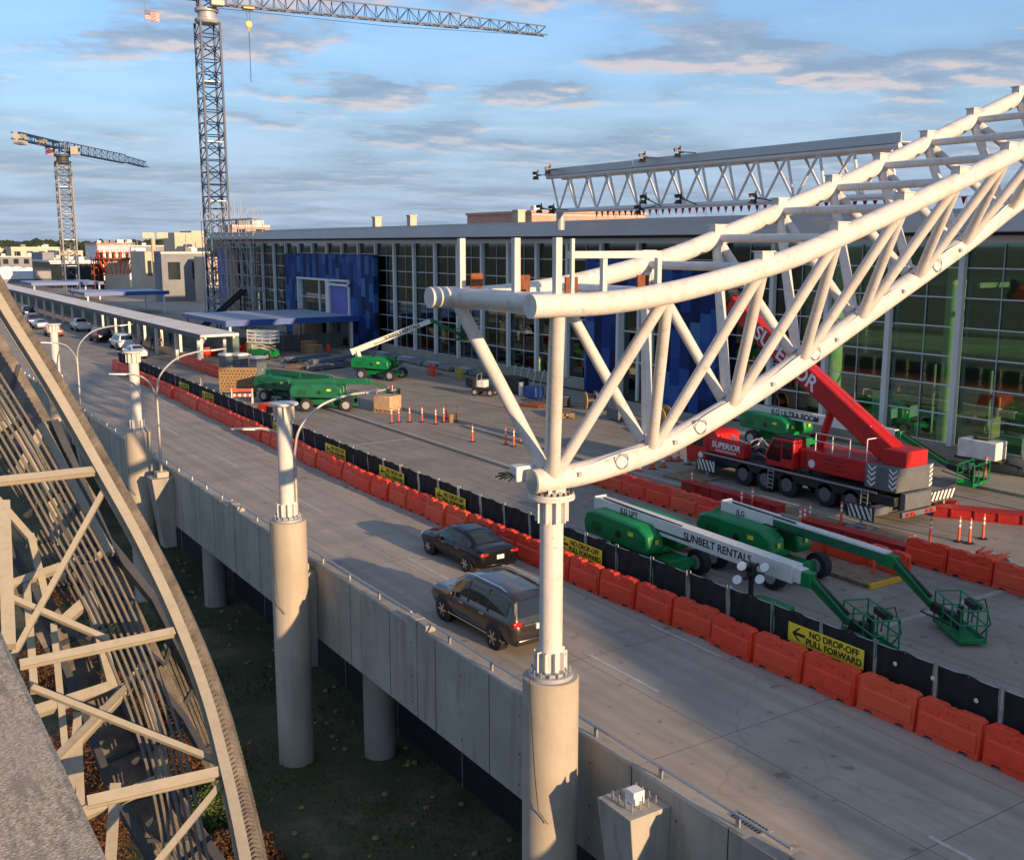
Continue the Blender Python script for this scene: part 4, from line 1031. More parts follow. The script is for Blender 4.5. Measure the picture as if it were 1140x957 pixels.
for l,c,s,rz in (('long dark red steel beam on the ground in front of the crane cab',(36.4,36.4),(6.5,.7,.5),.02),('dark red steel beam on the ground below the crane rear outrigger',(35.7,28.2),(5.6,.7,.5),.03),('red steel beam pointing right from under the crane tail',(43.7,27.6),(4.2,.8,.5),.55),('short red steel beam under the rear of the crane beside the pads',(43.8,30.5),(2.5,.6,.4),.4)):
    beamthing('steel_beam',l,'steel beam',c,s,rz,'rred','red steel beams around the crane')
beamthing('timber_mat','timber mat with yellow painted end, right of the farther lift','timber mat',(32.3,26.7),(5.4,2.2,.16),-.02,'mat')
b=MB(); b.bx(31.15,33.45,23.86,23.97,.01,.2); tag(b.build('mat_edge','yell',off=(32.3,23.9,.01)),'yellow painted timber along the near end of the right timber mat','timber')
beamthing('timber_mat','brown timber mat between the two green boom lifts','timber mat',(29.4,32.6),(3.2,2.6,.2),.45,'mat')
beamthing('timber_mat','weathered timber mat under the front outrigger of the crane','timber mat',(38.6,41.4),(2.4,2.4,.12),.1,'mat')
beamthing('timber_mat','weathered timber mat under the near rear outrigger of the crane','timber mat',(37.6,28.2),(1.6,2.2,.06),.1,'mat')
beamthing('timber_mat','long strip of dark timber mats along the wheels of the crane','timber mat',(37.4,35),(9,1.1,.05),0,'mat')
# trailer generator by the terminal
t=thing('trailer_generator','white box trailer generator standing by the terminal wall at the right edge','generator',(52.6,33.6,.17),.1)
b=MB(); b.box((0,0,1.25),(1.2,2.2,1.0)); b.build('body','potw',t,bev=.05)
b=MB(); b.box((0,0,.68),(1.0,2.6,.12)); b.beam((0,-1.3,.66),(0,-2.3,.5),.1,.1); b.tube((0,-2.1,.1),(0,-2.1,.6),.05,n=6); b.build('frame','black',t)
for s in (-1,1): wheel(t,(s*.62,.1,.35),.35,.2,(1,0,0))
b=MB(); b.tube((0,.2,1.75),(0,.5,1.85),.06,n=8); b.bx(-.3,.3,-.4,.4,1.75,1.78); b.build('exhaust','black',t)
delin(52.0,32.9,'orange delineator post beside the white trailer generator','orange posts around the crane')
# ------------------------------------------------------------------ plaza clutter
pp=None
for q,l in (((254,420),'slate grey portable toilet, left of three by the kerbside canopy'),((268,420),'slate grey portable toilet, middle of three by the kerbside canopy'),((288,424),'slate grey portable toilet, right of three by the kerbside canopy')):
    g=G(*q,.01)
    if pp is None:
        pp=thing('portable_toilet',l,'portable toilet',g,.3,'portable toilets by the canopy')
        b=MB(); b.box((0,0,1.05),(1.1,1.15,2.1)); b.build('cabin','pot',pp,bev=.04)
        b=MB(); b.prism([(-.62,2.1),(.62,2.1),(.5,2.3),(-.5,2.3)],-.62,.62,'x'); b.build('roof','potw',pp)
        b=MB(); b.box((-.2,-.585,1.05),(.62,.02,1.8)); dd=b.build('door','pot',pp,bev=.01); b=MB(); b.box((.03,-.605,1.1),(.05,.03,.14)); b.build('handle','potw',dd)
    else: dup(pp,g,.3,l)
g=G(266,441,.01); t=thing('perforated_board','large brown perforated board standing on edge, left of the green lifts','board',g,-.62)
b=MB(); b.bx(-1.6,1.6,-.04,.04,.35,2.4); b.build('panel','ply',t)
b=MB()
for i in range(11):
    for j in range(7): b.tube((-1.4+i*.28+(.14 if j%2 else 0)*.9,-.045,.55+j*.26),(-1.4+i*.28+(.14 if j%2 else 0)*.9,-.042,.55+j*.26),.06,n=8)
b.build('hole','black',t)
b=MB(); b.bx(-1.4,-1.3,-.3,.3,0,.35); b.bx(1.3,1.4,-.3,.3,0,.35); b.build('foot','black',t)
g=G(270,449,.01); t=thing('traffic_barricade','orange and white folding barricade in front of the brown board','barricade',g,-.5)
for z in (.55,.95): b=MB(); b.bx(-.9,.9,-.03,.03,z,z+.22); b.build('board','cone',t)
b=MB()
for s in (-.8,.8): b.beam((s,-.3,0),(s,0,1.2),.06,.04); b.beam((s,.3,0),(s,0,1.2),.06,.04)
b.build('leg','potw',t)
for k in range(4): b=MB(); b.bx(-.7+.42*k,-.52+.42*k,-.036,-.031,.55,.77); b.build('reflective_band','refl',t)
g=V((25.8,70.4,.01)); t=thing('orange_generator','bright orange towable machine behind the second pier post','generator',g,.3)
b=MB(); b.prism([(-1.3,.5),(1.3,.5),(1.3,1.2),(1.0,1.45),(-1.1,1.45),(-1.3,1.2)],-.65,.65,'x'); b.build('body','orange',t,bev=.05)
for s in (-1,1): wheel(t,(s*.72,0,.38),.38,.22,(1,0,0))
b=MB(); b.beam((0,1.3,.5),(0,2.4,.45),.1,.1); b.tube((.3,.4,1.4),(.3,.4,1.7),.05,n=8); b.build('tow_bar','black',t)
b=MB(); b.bx(-.66,-.652,-.9,.2,.8,1.3); b.build('vent','black',t)
g=V((34.9,71.2,.01)); t=thing('pallet_load','tan wrapped pallet load beside the dark green lifts','pallet',g,.5)
b=MB(); b.box((0,0,.7),(1.5,1.6,1.1)); b.build('load',M('tan_wrap',(.5,.33,.2),.6,0,.2,2,bmp=.4,bsc=4),t,bev=.08)
b=MB()
for i in range(5): b.bx(-.8,.8,-.8+.36*i,-.66+.36*i,.1,.14)
for i in (-.7,0,.7): b.bx(i-.06,i+.06,-.8,.8,0,.1)
b.build('pallet','timber',t)
# bundles of steel stock
def bundle(name,label,c,rz,L,n,m,group,kind):
    t=thing(name,label,'steel stock',(c[0],c[1],.02 if c[0]<49.3 else .165),rz,group); b=MB()
    for j in range(3):
        for i in range(n-j):
            x=-.16*(n-j)/2+.16*i
            if kind=='pipe': b.tube((x,-L/2+random.uniform(-.2,.2),.2+.14*j),(x,L/2+random.uniform(-.2,.2),.2+.14*j),.075,n=7)
            else: b.bx(x,x+.12,-L/2+random.uniform(-.3,.3),L/2+random.uniform(-.3,.3),.13+.13*j,.23+.13*j)
    b.build('bars',m,t)
    for y in (-L/3,L/3): b=MB(); b.bx(-.16*n/2-.1,.16*n/2+.1,y-.06,y+.06,0,.12); b.build('skid','timber',t)
for i,(c,rz,L) in enumerate((((44.6,104.5),-1.1,7),((45.8,101),-1.1,7),((43.4,108),-1.1,6.5),((46.8,97.5),-1.2,6),((47.6,103),-1.0,5),((42.4,99.5),-1.2,5.5))):
    bundle('steel_bundle','bundle of long grey steel bars lying in front of the blue edged canopy',c,rz,L,9,'pipe','steel bundles on the far plaza',['pipe','bar'][i%2])
for i in range(9):
    bundle('stud_bundle','bundle of pale steel studs stacked along the foot of the terminal glass',(51.2+random.uniform(-.2,.3),84.5+i*3.0),random.uniform(-.1,.1),2.6,8,'galv','stud bundles along the terminal wall',['bar','pipe'][i%2])
# dark bin row / rack
g=V((48.6,73.0,.01)); t=thing('material_rack','dark rack of leaning panels and a blue box against the terminal wall','rack',g,0)
b=MB()
for k in range(6): b.beam((-.2+.1*k,-3+k*1.1,.05),(.9,-3+k*1.1+.3,2.2),.08,.06)
b.build('leaning_panel','galv',t)
b=MB(); b.box((0,1.4,.7),(1.1,2.4,1.3)); b.build('dark_box','black',t,bev=.03)
b=MB(); b.box((-.4,-2.0,.5),(.9,1.6,.9)); b.build('blue_box','blue',t,bev=.03)
b=MB(); b.tube((-.5,-.2,0),(-.5,-.2,1.1),.22,n=12); b.build('drum','potw',t)
g=G(540,440,.01); t=thing('utility_cart','small white and black work cart near the material rack','cart',g,.6)
b=MB(); b.box((0,0,.55),(1.0,2.0,.35)); b.build('body','black',t,bev=.04)
b=MB(); b.box((0,.2,1.0),(.9,.7,.6)); b.build('seat_box','potw',t,bev=.06)
b=MB(); 
for sx in (-.45,.45):
    b.tube((sx,.6,.7),(sx,.5,1.8),.03,n=6)
b.tube((-.45,.5,1.8),(.45,.5,1.8),.03,n=6); b.build('roll_bar','galv',t)
for sx in (-1,1):
    for sy in (-.7,.7): wheel(t,(sx*.5,sy,.3),.3,.2,(1,0,0))
g=G(596,452,.01); t=thing('wood_pallet','low rusty brown pallet on the plaza behind the vertical truss tube','pallet',g,.4); b=MB()
for k in range(7): b.bx(-.9,.9,-.9+.26*k,-.72+.26*k,.14,.2)
b.build('slat','rust',t); b=MB()
for x in (-.8,0,.8): b.bx(x-.07,x+.07,-.85,.85,0,.138)
b.build('runner','rust',t)
for i,(x,y,l) in enumerate(((46.2,114.5,'brown crate stack under the blue edged canopy beside an orange barrier'),(44.9,109.6,'brown crate by the steel bundles under the canopy edge'))):
    t=thing('crate',l,'crate',(x,y,.01),.3); b=MB(); b.box((0,0,.75),(1.2,1.4,1.5)); b.build('box','ply',t,bev=.02); b=MB()
    for z in (.1,.75,1.4): b.bx(-.64,-.605,-.7,.7,z-.05,z+.05)
    b.build('batten','timber',t)
rr=random.Random(31)
for k,(x,y,kind,l) in enumerate(((47.6,66.0,'chest','dark steel tool chest on the plaza behind the long vertical truss tube'),(48.3,63.5,'drum','wooden cable drum by the terminal wall, left of the second blue cladding'),(46.9,58.5,'chest','grey tool chest in front of the second blue clad bay'),(48.2,55.2,'drum','small cable drum in front of the second blue clad bay'),(45.6,52.6,'stack','low stack of boards behind the truss above the crane cab'),(44.6,62.2,'stack','low stack of boards on the plaza right of the work cart'),(47.4,79.5,'chest','grey steel chest left of the dark rack by the terminal wall'),(46.0,95.2,'stack','low stack of boards behind the lift with the raised boom'),(39.6,101,'stack','low stack of timber left of the lift with the raised boom'))):
    t=thing({'chest':'tool_chest','drum':'cable_drum','stack':'board_stack'}[kind],l,{'chest':'tool chest','drum':'cable drum','stack':'boards'}[kind],(x,y,.01),rr.uniform(-.5,.5))
    if kind=='chest':
        b=MB(); b.box((0,0,.45),(.8,1.6,.7)); b.build('box',['black','grey','pot'][k%3],t,bev=.03); b=MB(); b.box((0,0,.84),(.84,1.64,.07)); b.build('lid','grey',t,bev=.02)
    elif kind=='drum':
        for sx in (-.4,.4): b=MB(); b.tube((sx-.04,0,.7),(sx+.04,0,.7),.7,n=20); b.build('flange','timber',t)
        b=MB(); b.tube((-.36,0,.7),(.36,0,.7),.42,n=16); b.build('cable','black',t)
    else:
        b=MB()
        for j in range(4):
            for i_ in range(5): b.box((-.5+.25*i_,rr.uniform(-.2,.2),.08+.09*j),(.23,2.6,.08))
        b.build('boards','mat',t)
# wire fence panels at the far plaza
proto=None
for i in range(9):
    x=37.5+i*1.6 if i<4 else 41+ (i-4)*2.4; y=119.0
    loc=(36.5+i*1.9,119.5,.01)
    if proto is None:
        proto=thing('mesh_fence','grey wire mesh fence under the blue edged canopy','fence panel',loc,0,'wire fence panels under the canopy')
        b=MB()
        for k in range(13): b.tube((-.9+.15*k,0,.1),(-.9+.15*k,0,1.9),.012,n=4)
        for k in range(8): b.tube((-.9,0,.1+.257*k),(.9,0,.1+.257*k),.012,n=4)
        b.build('wire','galv',proto); b=MB(); b.tube((-.93,0,0),(-.93,0,2.0),.03,n=6); b.tube((.93,0,0),(.93,0,2.0),.03,n=6); b.build('post','galv',proto)
        b=MB(); b.bx(-.9,.9,.05,.07,.1,1.8); b.build('screen','inner',proto)
    else: dup(proto,loc,0)
t=thing('open_gate','grey wire mesh gate beside the fence near the third pier lamp','gate',(26.0,88.5,.01),1.2); b=MB()
for k in range(15): b.tube((-1.2+.17*k,0,.1),(-1.2+.17*k,0,1.3),.012,n=4)
for z in (.1,.7,1.3): b.tube((-1.2,0,z),(1.2,0,z),.03,n=5)
for x in (-1.2,1.2): b.tube((x,0,0),(x,0,1.45),.035,n=6)
b.build('gate_frame','galv',t)
# dark conveyor / stair near crane mast
t=thing('stair_tower','dark sloping steel stair unit left of the tall crane mast base','stairs',(47,150,0)); b=MB()
for s in (-.8,.8): b.beam((-3,s,.3),(4,s,6),.1,.5)
for k in range(14): b.bx(-3+.5*k,-2.6+.5*k,-.8,.8,.3+.407*k,.36+.407*k)
b.build('flight','black',t); b=MB()
for x in (0,3.6):
    for s in (-.8,.8): b.tube((x,s,0),(x,s,.4+(x+3)*.81),.09,n=6)
b.build('leg','black',t)
# ------------------------------------------------------------------ cars
def lerp(a,b,t): return a+(b-a)*t
def carshape(kind):
    # stations: y, zbottom, zbelt, ztop, half width, half top width
    if kind=='suv':
        S=[(-2.66,.55,.80,.84,.80,.70),(-2.6,.38,.98,1.06,.92,.80),(-2.5,.34,1.08,1.34,.97,.80),(-2.36,.33,1.12,1.74,.995,.72),(-2.0,.33,1.13,1.86,1.0,.72),(-1.0,.33,1.12,1.91,1.01,.74),(.0,.33,1.11,1.90,1.01,.74),(.55,.33,1.11,1.84,1.01,.72),(.95,.33,1.10,1.60,1.01,.74),(1.38,.33,1.08,1.24,1.0,.80),(1.6,.33,1.07,1.17,1.0,.84),(2.2,.35,1.02,1.12,.97,.80),(2.52,.4,.92,1.0,.88,.70),(2.64,.55,.74,.8,.74,.6)]
        W=dict(side=(-2.2,.95),rear=(-2.54,-2.33),front=(.62,1.34),wy=(-1.55,1.55),wr=.40,belt=True)
    elif kind=='pickup':
        S=[(-2.9,.5,.9,.94,.86,.8),(-2.85,.42,1.05,1.12,.96,.9),(-1.4,.38,1.08,1.14,1.0,.92),(-.95,.36,1.1,1.2,1.0,.86),(-.8,.36,1.1,1.75,1.0,.72),(-.4,.36,1.1,1.86,1.0,.72),(.5,.36,1.1,1.84,1.0,.72),(1.0,.36,1.08,1.5,1.0,.76),(1.35,.36,1.07,1.2,1.0,.84),(2.5,.4,1.0,1.1,.96,.8),(2.8,.5,.8,.86,.8,.66)]
        W=dict(side=(-.7,.9),rear=(-.92,-.78),front=(.6,1.3),wy=(-1.75,1.85),wr=.40)
    else:
        S=[(-2.44,.5,.72,.76,.76,.66),(-2.38,.34,.88,.97,.86,.72),(-2.1,.28,.93,1.04,.91,.70),(-1.75,.26,.94,1.08,.925,.66),(-1.2,.25,.94,1.32,.93,.60),(-.7,.25,.93,1.44,.935,.58),(0.,.25,.92,1.46,.935,.58),(.4,.25,.91,1.40,.935,.6),(.85,.25,.90,1.18,.93,.66),(1.2,.25,.88,.99,.925,.72),(1.5,.26,.86,.95,.92,.74),(2.1,.28,.78,.86,.88,.68),(2.35,.33,.68,.74,.78,.58),(2.45,.42,.58,.62,.66,.5)]
        W=dict(side=(-1.55,.75),rear=(-1.68,-.9),front=(.45,1.15),wy=(-1.4,1.48),wr=.34)
    return S,W
def sampler(S):
    def st(y):
        y=min(max(y,S[0][0]),S[-1][0])
        for a,b in zip(S,S[1:]):
            if a[0]<=y<=b[0]:
                t=(y-a[0])/(b[0]-a[0]); return [lerp(p,q,t) for p,q in zip(a,b)]
    return st
def ringpts(q):
    y,zb,zl,zt,w,wt=q; hz=max(zt-zl,.02); cab=min(1,hz/.5)
    return [(0,zb),(w-.16,zb),(w-.03,zb+.14),(w,lerp(zb,zl,.55)),(w-.015,zl-.05),(w-.05,zl),(lerp(w-.05,wt,.5)+.015,lerp(zl,zt,.5)),(wt+.03,zt-hz*.14),(wt-.06,zt-hz*.03),(wt*.6,zt+.012),(0,zt+.018)]
carproto={}
def car(kind,paint,label,loc,rz=0,group=None,detail=True):
    S,W=carshape(kind); st=sampler(S); t=thing('parked_car' if not detail else 'moving_car',label,'car',loc,rz,group)
    ys=sorted(set([s[0] for s in S]+[S[0][0]+(S[-1][0]-S[0][0])*i/46 for i in range(47)]))
    b=MB(); n=0; vs=[]; 
    for y in ys:
        r=ringpts(st(y)); full=[(x,z) for x,z in r]+[(-x,z) for x,z in r[-2:0:-1]]; n=len(full)
        vs+=[(x,y,z) for x,z in full]
    m=len(ys); fs=[(i*n+j,i*n+(j+1)%n,(i+1)*n+(j+1)%n,(i+1)*n+j) for i in range(m-1) for j in range(n)]+[tuple(range(n))[::-1],tuple(range((m-1)*n,m*n))]
    b.add(vs,fs); body=b.build('body',paint,t)
    # glass
    def sideglass(s,y0,y1,off=.012,ka=.12,kb=.9):
        b=MB(); k=14; vs=[]
        for i in range(k+1):
            y=lerp(y0,y1,i/k); q=st(y); r=ringpts(q)
            hz=q[3]-q[2]
            for f in (ka,.5,kb):
                # along ring indices 5->7
                u=f*2; a=int(min(u,1.999)); x=lerp(r[5+a][0],r[6+a][0],u-a); z=lerp(r[5+a][1],r[6+a][1],u-a)
                vs.append((s*(x+off),y,z+off*.4))
        fs=[(i*3+j,i*3+j+1,(i+1)*3+j+1,(i+1)*3+j) for i in range(k) for j in range(2)]
        return b.add(vs,fs)
    for s in (-1,1):
        g=sideglass(s,*W['side']).build('side_window','glass',t)
        b=MB()
        for y in ([-1.15,.0] if kind=='suv' else [-.45] if kind=='sedan' else [.1]):
            q=st(y); r=ringpts(q); b.beam((s*(r[5][0]+.018),y,r[5][1]),(s*(r[7][0]+.018),y+.06,r[7][1]),.015,.06 ,up=(0,1,0))
        b.build('pillar',paint if kind!='suv' else 'black',g)
    for nm,(y0,y1) in (('rear_window',W['rear']),('windscreen',W['front'])):
        b=MB(); k=8; vs=[]
        for i in range(k+1):
            y=lerp(y0,y1,i/k); q=st(y); r=ringpts(q); dy=-.012 if nm=='rear_window' else .012
            for f in (-.96,-.5,0,.5,.96): 
                x=f*(r[8][0]); z=r[8][1]+(r[10][1]-r[8][1])*(1-abs(f))
                vs.append((x,y+dy,z+.012))
        b.add(vs,[(i*5+j,i*5+j+1,(i+1)*5+j+1,(i+1)*5+j) for i in range(k) for j in range(4)]); b.build(nm,'glass',t)
    for wy in W['wy']:
        for s in (-1,1):
            w=st(wy)[4]; r=W['wr']
            b=MB(); b.tube((s*(w-.3),wy,r+.04),(s*(w+.004),wy,r+.04),r+.075,n=24); b.build('wheel_arch','black',t)
            wh=wheel(t,(s*(w-.10),wy,r),r,.24,(1,0,0),'black')
            b=MB(); c=V((s*(w+.032),wy,r))
            for k in range(6):
                a=2*pi*k/6; b.beam(c,c+V((0,math.cos(a)*r*.62,math.sin(a)*r*.62)),.05,.03,up=(1,0,0))
            b.lathe([(.001,0),(.001,.001)],(0,0,-5),3) if 0 else None
            b.build('spoke','chrome' if detail else 'cap',wh)
    y0=S[0][0]
    for s in (-1,1):
        b=MB()
        if kind=='suv': b.bx(s*.62,s*.945,-2.62,-2.46,.98,1.14)
        elif kind=='pickup': b.bx(s*.84,s*.97,-2.9,-2.8,.8,1.08)
        else: b.bx(s*.5,s*.86,-2.42,-2.28,.80,.92)
        b.build('tail_lamp','tail',t,bev=.03)
        b=MB(); yf=S[-1][0]; b.bx(s*.5,s*.8,yf-.32,yf-.1,.62 if kind=='sedan' else .86,.74 if kind=='sedan' else 1.0); b.build('headlight','lens',t,bev=.03)
        b=MB(); ym=W['side'][1]-.12; w=st(ym)[4]; zl=st(ym)[2]; b.box((s*(w+.08),ym,zl+.06),(.2,.12,.15)); b.build('mirror',paint,t,bev=.04)
    if detail:
        zp=.94 if kind=='suv' else .74
        b=MB(); b.bx(-.16,.16,y0-.05 if kind=='suv' else y0-.02,y0+.14,zp-.08,zp+.08); b.build('number_plate','plate',t)
        b=MB(); b.bx(-.86 if kind=='suv' else -.74,.86 if kind=='suv' else .74,y0-.06,y0+.2,.44,.62 if kind=='suv' else .52); b.build('bumper','suvp' if kind=='suv' else paint,t,bev=.05)
        if kind=='suv':
            for s in (-1,1):
                b=MB(); b.path([(s*.70,-1.9,1.90),(s*.71,-1.6,1.97),(s*.72,.1,1.98),(s*.70,.5,1.90)],.022,8); b.build('roof_rail','chrome',t)
            b=MB(); b.bx(-.6,.6,-2.66,-2.5,1.0,1.06); b.build('chrome_trim','chrome',t)
            for s in (-1,1):
                b=MB()
                for y in (-.9,.35): b.bx(s*1.0,s*1.035,y-.14,y+.14,.98,1.02)
                b.bx(s*1.0,s*1.02,-2.2,1.2,.40,.44)
                b.build('door_trim','chrome',t)
        else:
            for s in (-1,1):
                b=MB()
                for y in (-.75,.3): b.bx(s*.91,s*.945,y-.12,y+.12,.80,.83)
                b.build('door_handle','chrome',t)
    return t
car('suv','suvp','dark bronze grey SUV driving away on the near lane, left of the nearest pier',(17.46,28.1,.002),.02)
car('sedan','carblack','shiny black sedan driving away beside the orange barriers, ahead of the SUV',(20.65,35.2,.002),.02)
for k,p_,q,l in (('suv','carwhite',(136,388),'white SUV stopped at the kerb under the canopy, nearest of the far cars'),('pickup','carwhite',(90,368),'white pickup with rear window driving away, farther along the road'),('suv','carblack',(112,380),'black SUV in the canopy shade between the white pickup and white SUV'),
    ('sedan','carred',(60,374),'copper coloured sedan behind the farthest pier post'),('sedan','carsilver',(45,366),'silver sedan far along the road, left of the copper one'),('suv','carblue',(35,362),'dark blue SUV far along the road at the left'),('suv','carblack',(30,352),'black SUV far away at the left near the slanting frame'),('sedan','carwhite',(150,398),'white car with dark rear behind the third pier post')):
    g=G(*q); car(k,p_,l,(g.x,g.y,.002),.02,None,False)
# ------------------------------------------------------------------ people
def person(label,loc,rz,top,low='cloth',h=1.75,walk=.18):
    t=thing('person',label,'person',loc,rz)
    k=h/1.75; J={}; vs=[];es=[];rs=[]
    def j(n,p,r,par=None):
        J[n]=len(vs); vs.append(V(p)*k); rs.append(r*k)
        if par: es.append((J[par],J[n]))
    j('pelvis',(0,0,.95),.14); j('waist',(0,0,1.1),.125,'pelvis'); j('chest',(0,.01,1.32),.155,'waist'); j('neckb',(0,.01,1.46),.075,'chest'); j('neck',(0,.02,1.53),.055,'neckb'); j('head',(0,.03,1.64),.095,'neck'); j('crown',(0,.02,1.72),.07,'head')
    for s,n in ((-1,'l'),(1,'r')):
        j(n+'sh',(s*.19,0,1.41),.06,'chest'); j(n+'el',(s*.25,-.03*s*walk*5,1.13),.042,n+'sh'); j(n+'wr',(s*.26,.08+.05*s,.9),.03,n+'el'); j(n+'ha',(s*.26,.11+.05*s,.81),.035,n+'wr')
        j(n+'hip',(s*.1,0,.9),.1,'pelvis'); j(n+'kn',(s*.1,s*walk*.6+.03,.5),.062,n+'hip'); j(n+'an',(s*.1,s*walk,.09),.042,n+'kn'); j(n+'to',(s*.11,s*walk+.16,.035),.035,n+'an')
    me=bpy.data.meshes.new('body'); me.from_pydata([tuple(v) for v in vs],es,[])
    o=bpy.data.objects.new('body',me); COL.objects.link(o)
    sk=o.modifiers.new('skin','SKIN'); sk.use_smooth_shade=True
    for v,r in zip(me.skin_vertices[0].data,rs): v.radius=(r,r)
    me.skin_vertices[0].data[0].use_root=True
    ss=o.modifiers.new('sub','SUBSURF'); ss.levels=1; ss.render_levels=1
    bpy.context.view_layer.update()
    m2=bpy.data.meshes.new_from_object(o.evaluated_get(bpy.context.evaluated_depsgraph_get())); bpy.data.objects.remove(o)
    m2.name='body'; m2.materials.clear()
    for m in ('skin',top,low,'black'): m2.materials.append(mt[m])
    for p in m2.polygons:
        z=p.center.z/k; x=abs(p.center.x)/k
        p.material_index=3 if (z<.09 or (z>1.66) or (z>1.6 and p.center.y<0)) else (0 if (z>1.5 or (x>.2 and z<1.12 and z>.7)) else (1 if z>.98 else 2)); p.use_smooth=True
    ob=bpy.data.objects.new('body',m2); COL.objects.link(ob); ob.parent=t
for q,tp,l,rz in (((158,388),'shirt','person in a pale shirt standing behind the white SUV',1.2),((190,384),'cloth','person in dark clothes waiting under the kerbside canopy edge',.4),((170,390),'cloth','person in dark clothes walking between the white SUV and the canopy',2.2),((201,381),'shirt','person in a pale top near the end post of the kerbside canopy',3),((24,352),'vest','person in a bright yellow vest far away near the left frame',.5),((180,386),'shirt','person in a pale top in the canopy shade by the third pier lamp',1.8)):
    g=G(*q,.0); person(l,(g.x,g.y,.002),rz,tp)
# ------------------------------------------------------------------ tower cranes
def lattice(b,a,c,w,h,n,r=.09,rd=.05,up=Z,tri=False,tap=1):
    a,c=V(a),V(c); d,x,y=MB().fr(a,c,up)
    def cs(t): 
        p=a.lerp(c,t); k=lerp(1,tap,t)
        if tri: return [p-x*w/2*k-y*h/2*k,p+x*w/2*k-y*h/2*k,p+y*h/2*k]
        return [p-x*w/2*k-y*h/2*k,p+x*w/2*k-y*h/2*k,p+x*w/2*k+y*h/2*k,p-x*w/2*k+y*h/2*k]
    A,C=cs(0),cs(1); m=len(A)
    for p,q in zip(A,C): b.beam(p,q,r*2,r*2)
    for i in range(n):
        p,q=cs(i/n),cs((i+1)/n)
        for k in range(m):
            k2=(k+1)%m
            b.tube(p[k] if (i+k)%2 else p[k2],q[k2] if (i+k)%2 else q[k],rd,n=4)
            b.tube(p[k],p[k2],rd,n=4)
def towercrane(label,base,h,mw,jaz,jl,cl,mastmat,hook,n,hs=1.0,low=None):
    t=thing('tower_crane',label,'tower crane',base); d=V((math.sin(jaz),math.cos(jaz),0))
    b=MB(); lattice(b,(0,0,low or 0),(0,0,h-2.2),mw,mw,n,.17*hs,.085*hs,up=V((0,1,0))); b.build('mast',mastmat,t)
    if low:
        b=MB(); lattice(b,(0,0,0),(0,0,low),mw,mw,max(3,int(low/3.2)),.17*hs,.085*hs,up=V((0,1,0))); b.build('mast_base','cblue',t)
    b=MB()
    for k in range(1,5): b.box((0,0,h*k/5.2),(mw*.8,mw*.8,.1))
    b.build('landing','galv',t)
    b=MB(); b.lathe([(mw*.55,h-2.4),(mw*.62,h-2.1),(mw*.62,h-1.7),(mw*.45,h-1.5),(mw*.45,h-.6),(mw*.6,h-.5),(mw*.6,h)],n=20); b.build('slewing_ring','girder' if low else 'cap',t)
    x=d.cross(Z)
    b=MB(); lattice(b,V((0,0,h)),V((0,0,h+3.4)),mw*.8,mw*.8,2,.14*hs,.08*hs,up=d); b.build('tower_head','cblue',t)
    z0=h+2.2
    b=MB(); lattice(b,d*1.2+V((0,0,z0)),d*jl*.72+V((0,0,z0-.1)),1.7*hs,2.5*hs,int(jl*.72/2.1),.11*hs,.06*hs,tri=True); lattice(b,d*jl*.72+V((0,0,z0-.1)),d*jl+V((0,0,z0-.5)),1.7*hs,1.9*hs,int(jl*.28/2.0),.1*hs,.06*hs,tri=True,tap=.9); b.build('jib','cblue',t)
    b=MB(); lattice(b,-d*1.2+V((0,0,z0)),-d*cl+V((0,0,z0+.3)),1.9*hs,1.5*hs,int(cl/2),.13*hs,.06*hs); b.build('counter_jib','cblue',t)
    b=MB()
    for k in range(4): b.beam(-d*(cl-1-.9*k)+V((0,0,z0-1.6)),-d*(cl-1-.9*k)+V((0,0,z0+1.1)),1.8*hs,.75,up=d)
    b.build('counterweight','ccab',t)
    b=MB(); q=x*(mw*.85)+d*1.3+V((0,0,h+1.1)); b.beam(q-d*1.1,q+d*1.1,1.7*hs,2.1); cb=b.build('operator_cab','ccab',t,bev=.1)
    b=MB(); b.beam(q+d*1.11,q+d*1.13,1.4*hs,1.2); b.beam(q+x*.87*hs-d*.2+V((0,0,.3)),q+x*.87*hs+d*1.0+V((0,0,.3)),.03,1.0); b.build('cab_window','dglass',cb)
    b=MB(); q=-d*(cl*.45)+V((0,0,z0)); b.beam(q-d*1.2,q+d*1.2,1.6*hs,1.6); b.build('winch','ccab',t)
    if hook:
        q=d*hook[0]+V((0,0,z0-1.4)); b=MB(); b.beam(q-d*.9,q+d*.9,1.7,.5); b.build('trolley','yell',t)
        b=MB()
        for s in (-.25,.25): b.tube(q+d*s,q+d*s-Z*hook[1],.03,n=4)
        b.build('hoist_rope','black',t)
        b=MB(); e=q-Z*(hook[1]+.5); b.tube(e-x*.25,e+x*.25,.55,n=18); b.tube(e,e-Z*1.2,.12,n=8); b.build('hook_block','yell',t)
        b=MB(); b.tube(e-Z*1.2,e-Z*hook[2],.06,n=5); b.build('sling','black',t)
    b=MB(); b.path([d*2+V((0,0,z0-1.9)),d*jl*.5+V((0,0,z0-2.3)),d*(jl-.5)+V((0,0,z0-1.4))],.04,4); b.build('jib_rope','black',t)
    return t,d
tA,dA=towercrane('tall blue tower crane at the far end of the terminal, jib reaching across the sky',(58.6,185.5,0),51.6,3.3,R(97.6),64.5,20,'cblue',(7,2.2,9.6),24)
tB,dB=towercrane('smaller distant tower crane with pale mast and blue jib, at the left',(55,300,0),35.3,3.4,R(35),58,24,'cgrey',None,15,1.0,9.5)
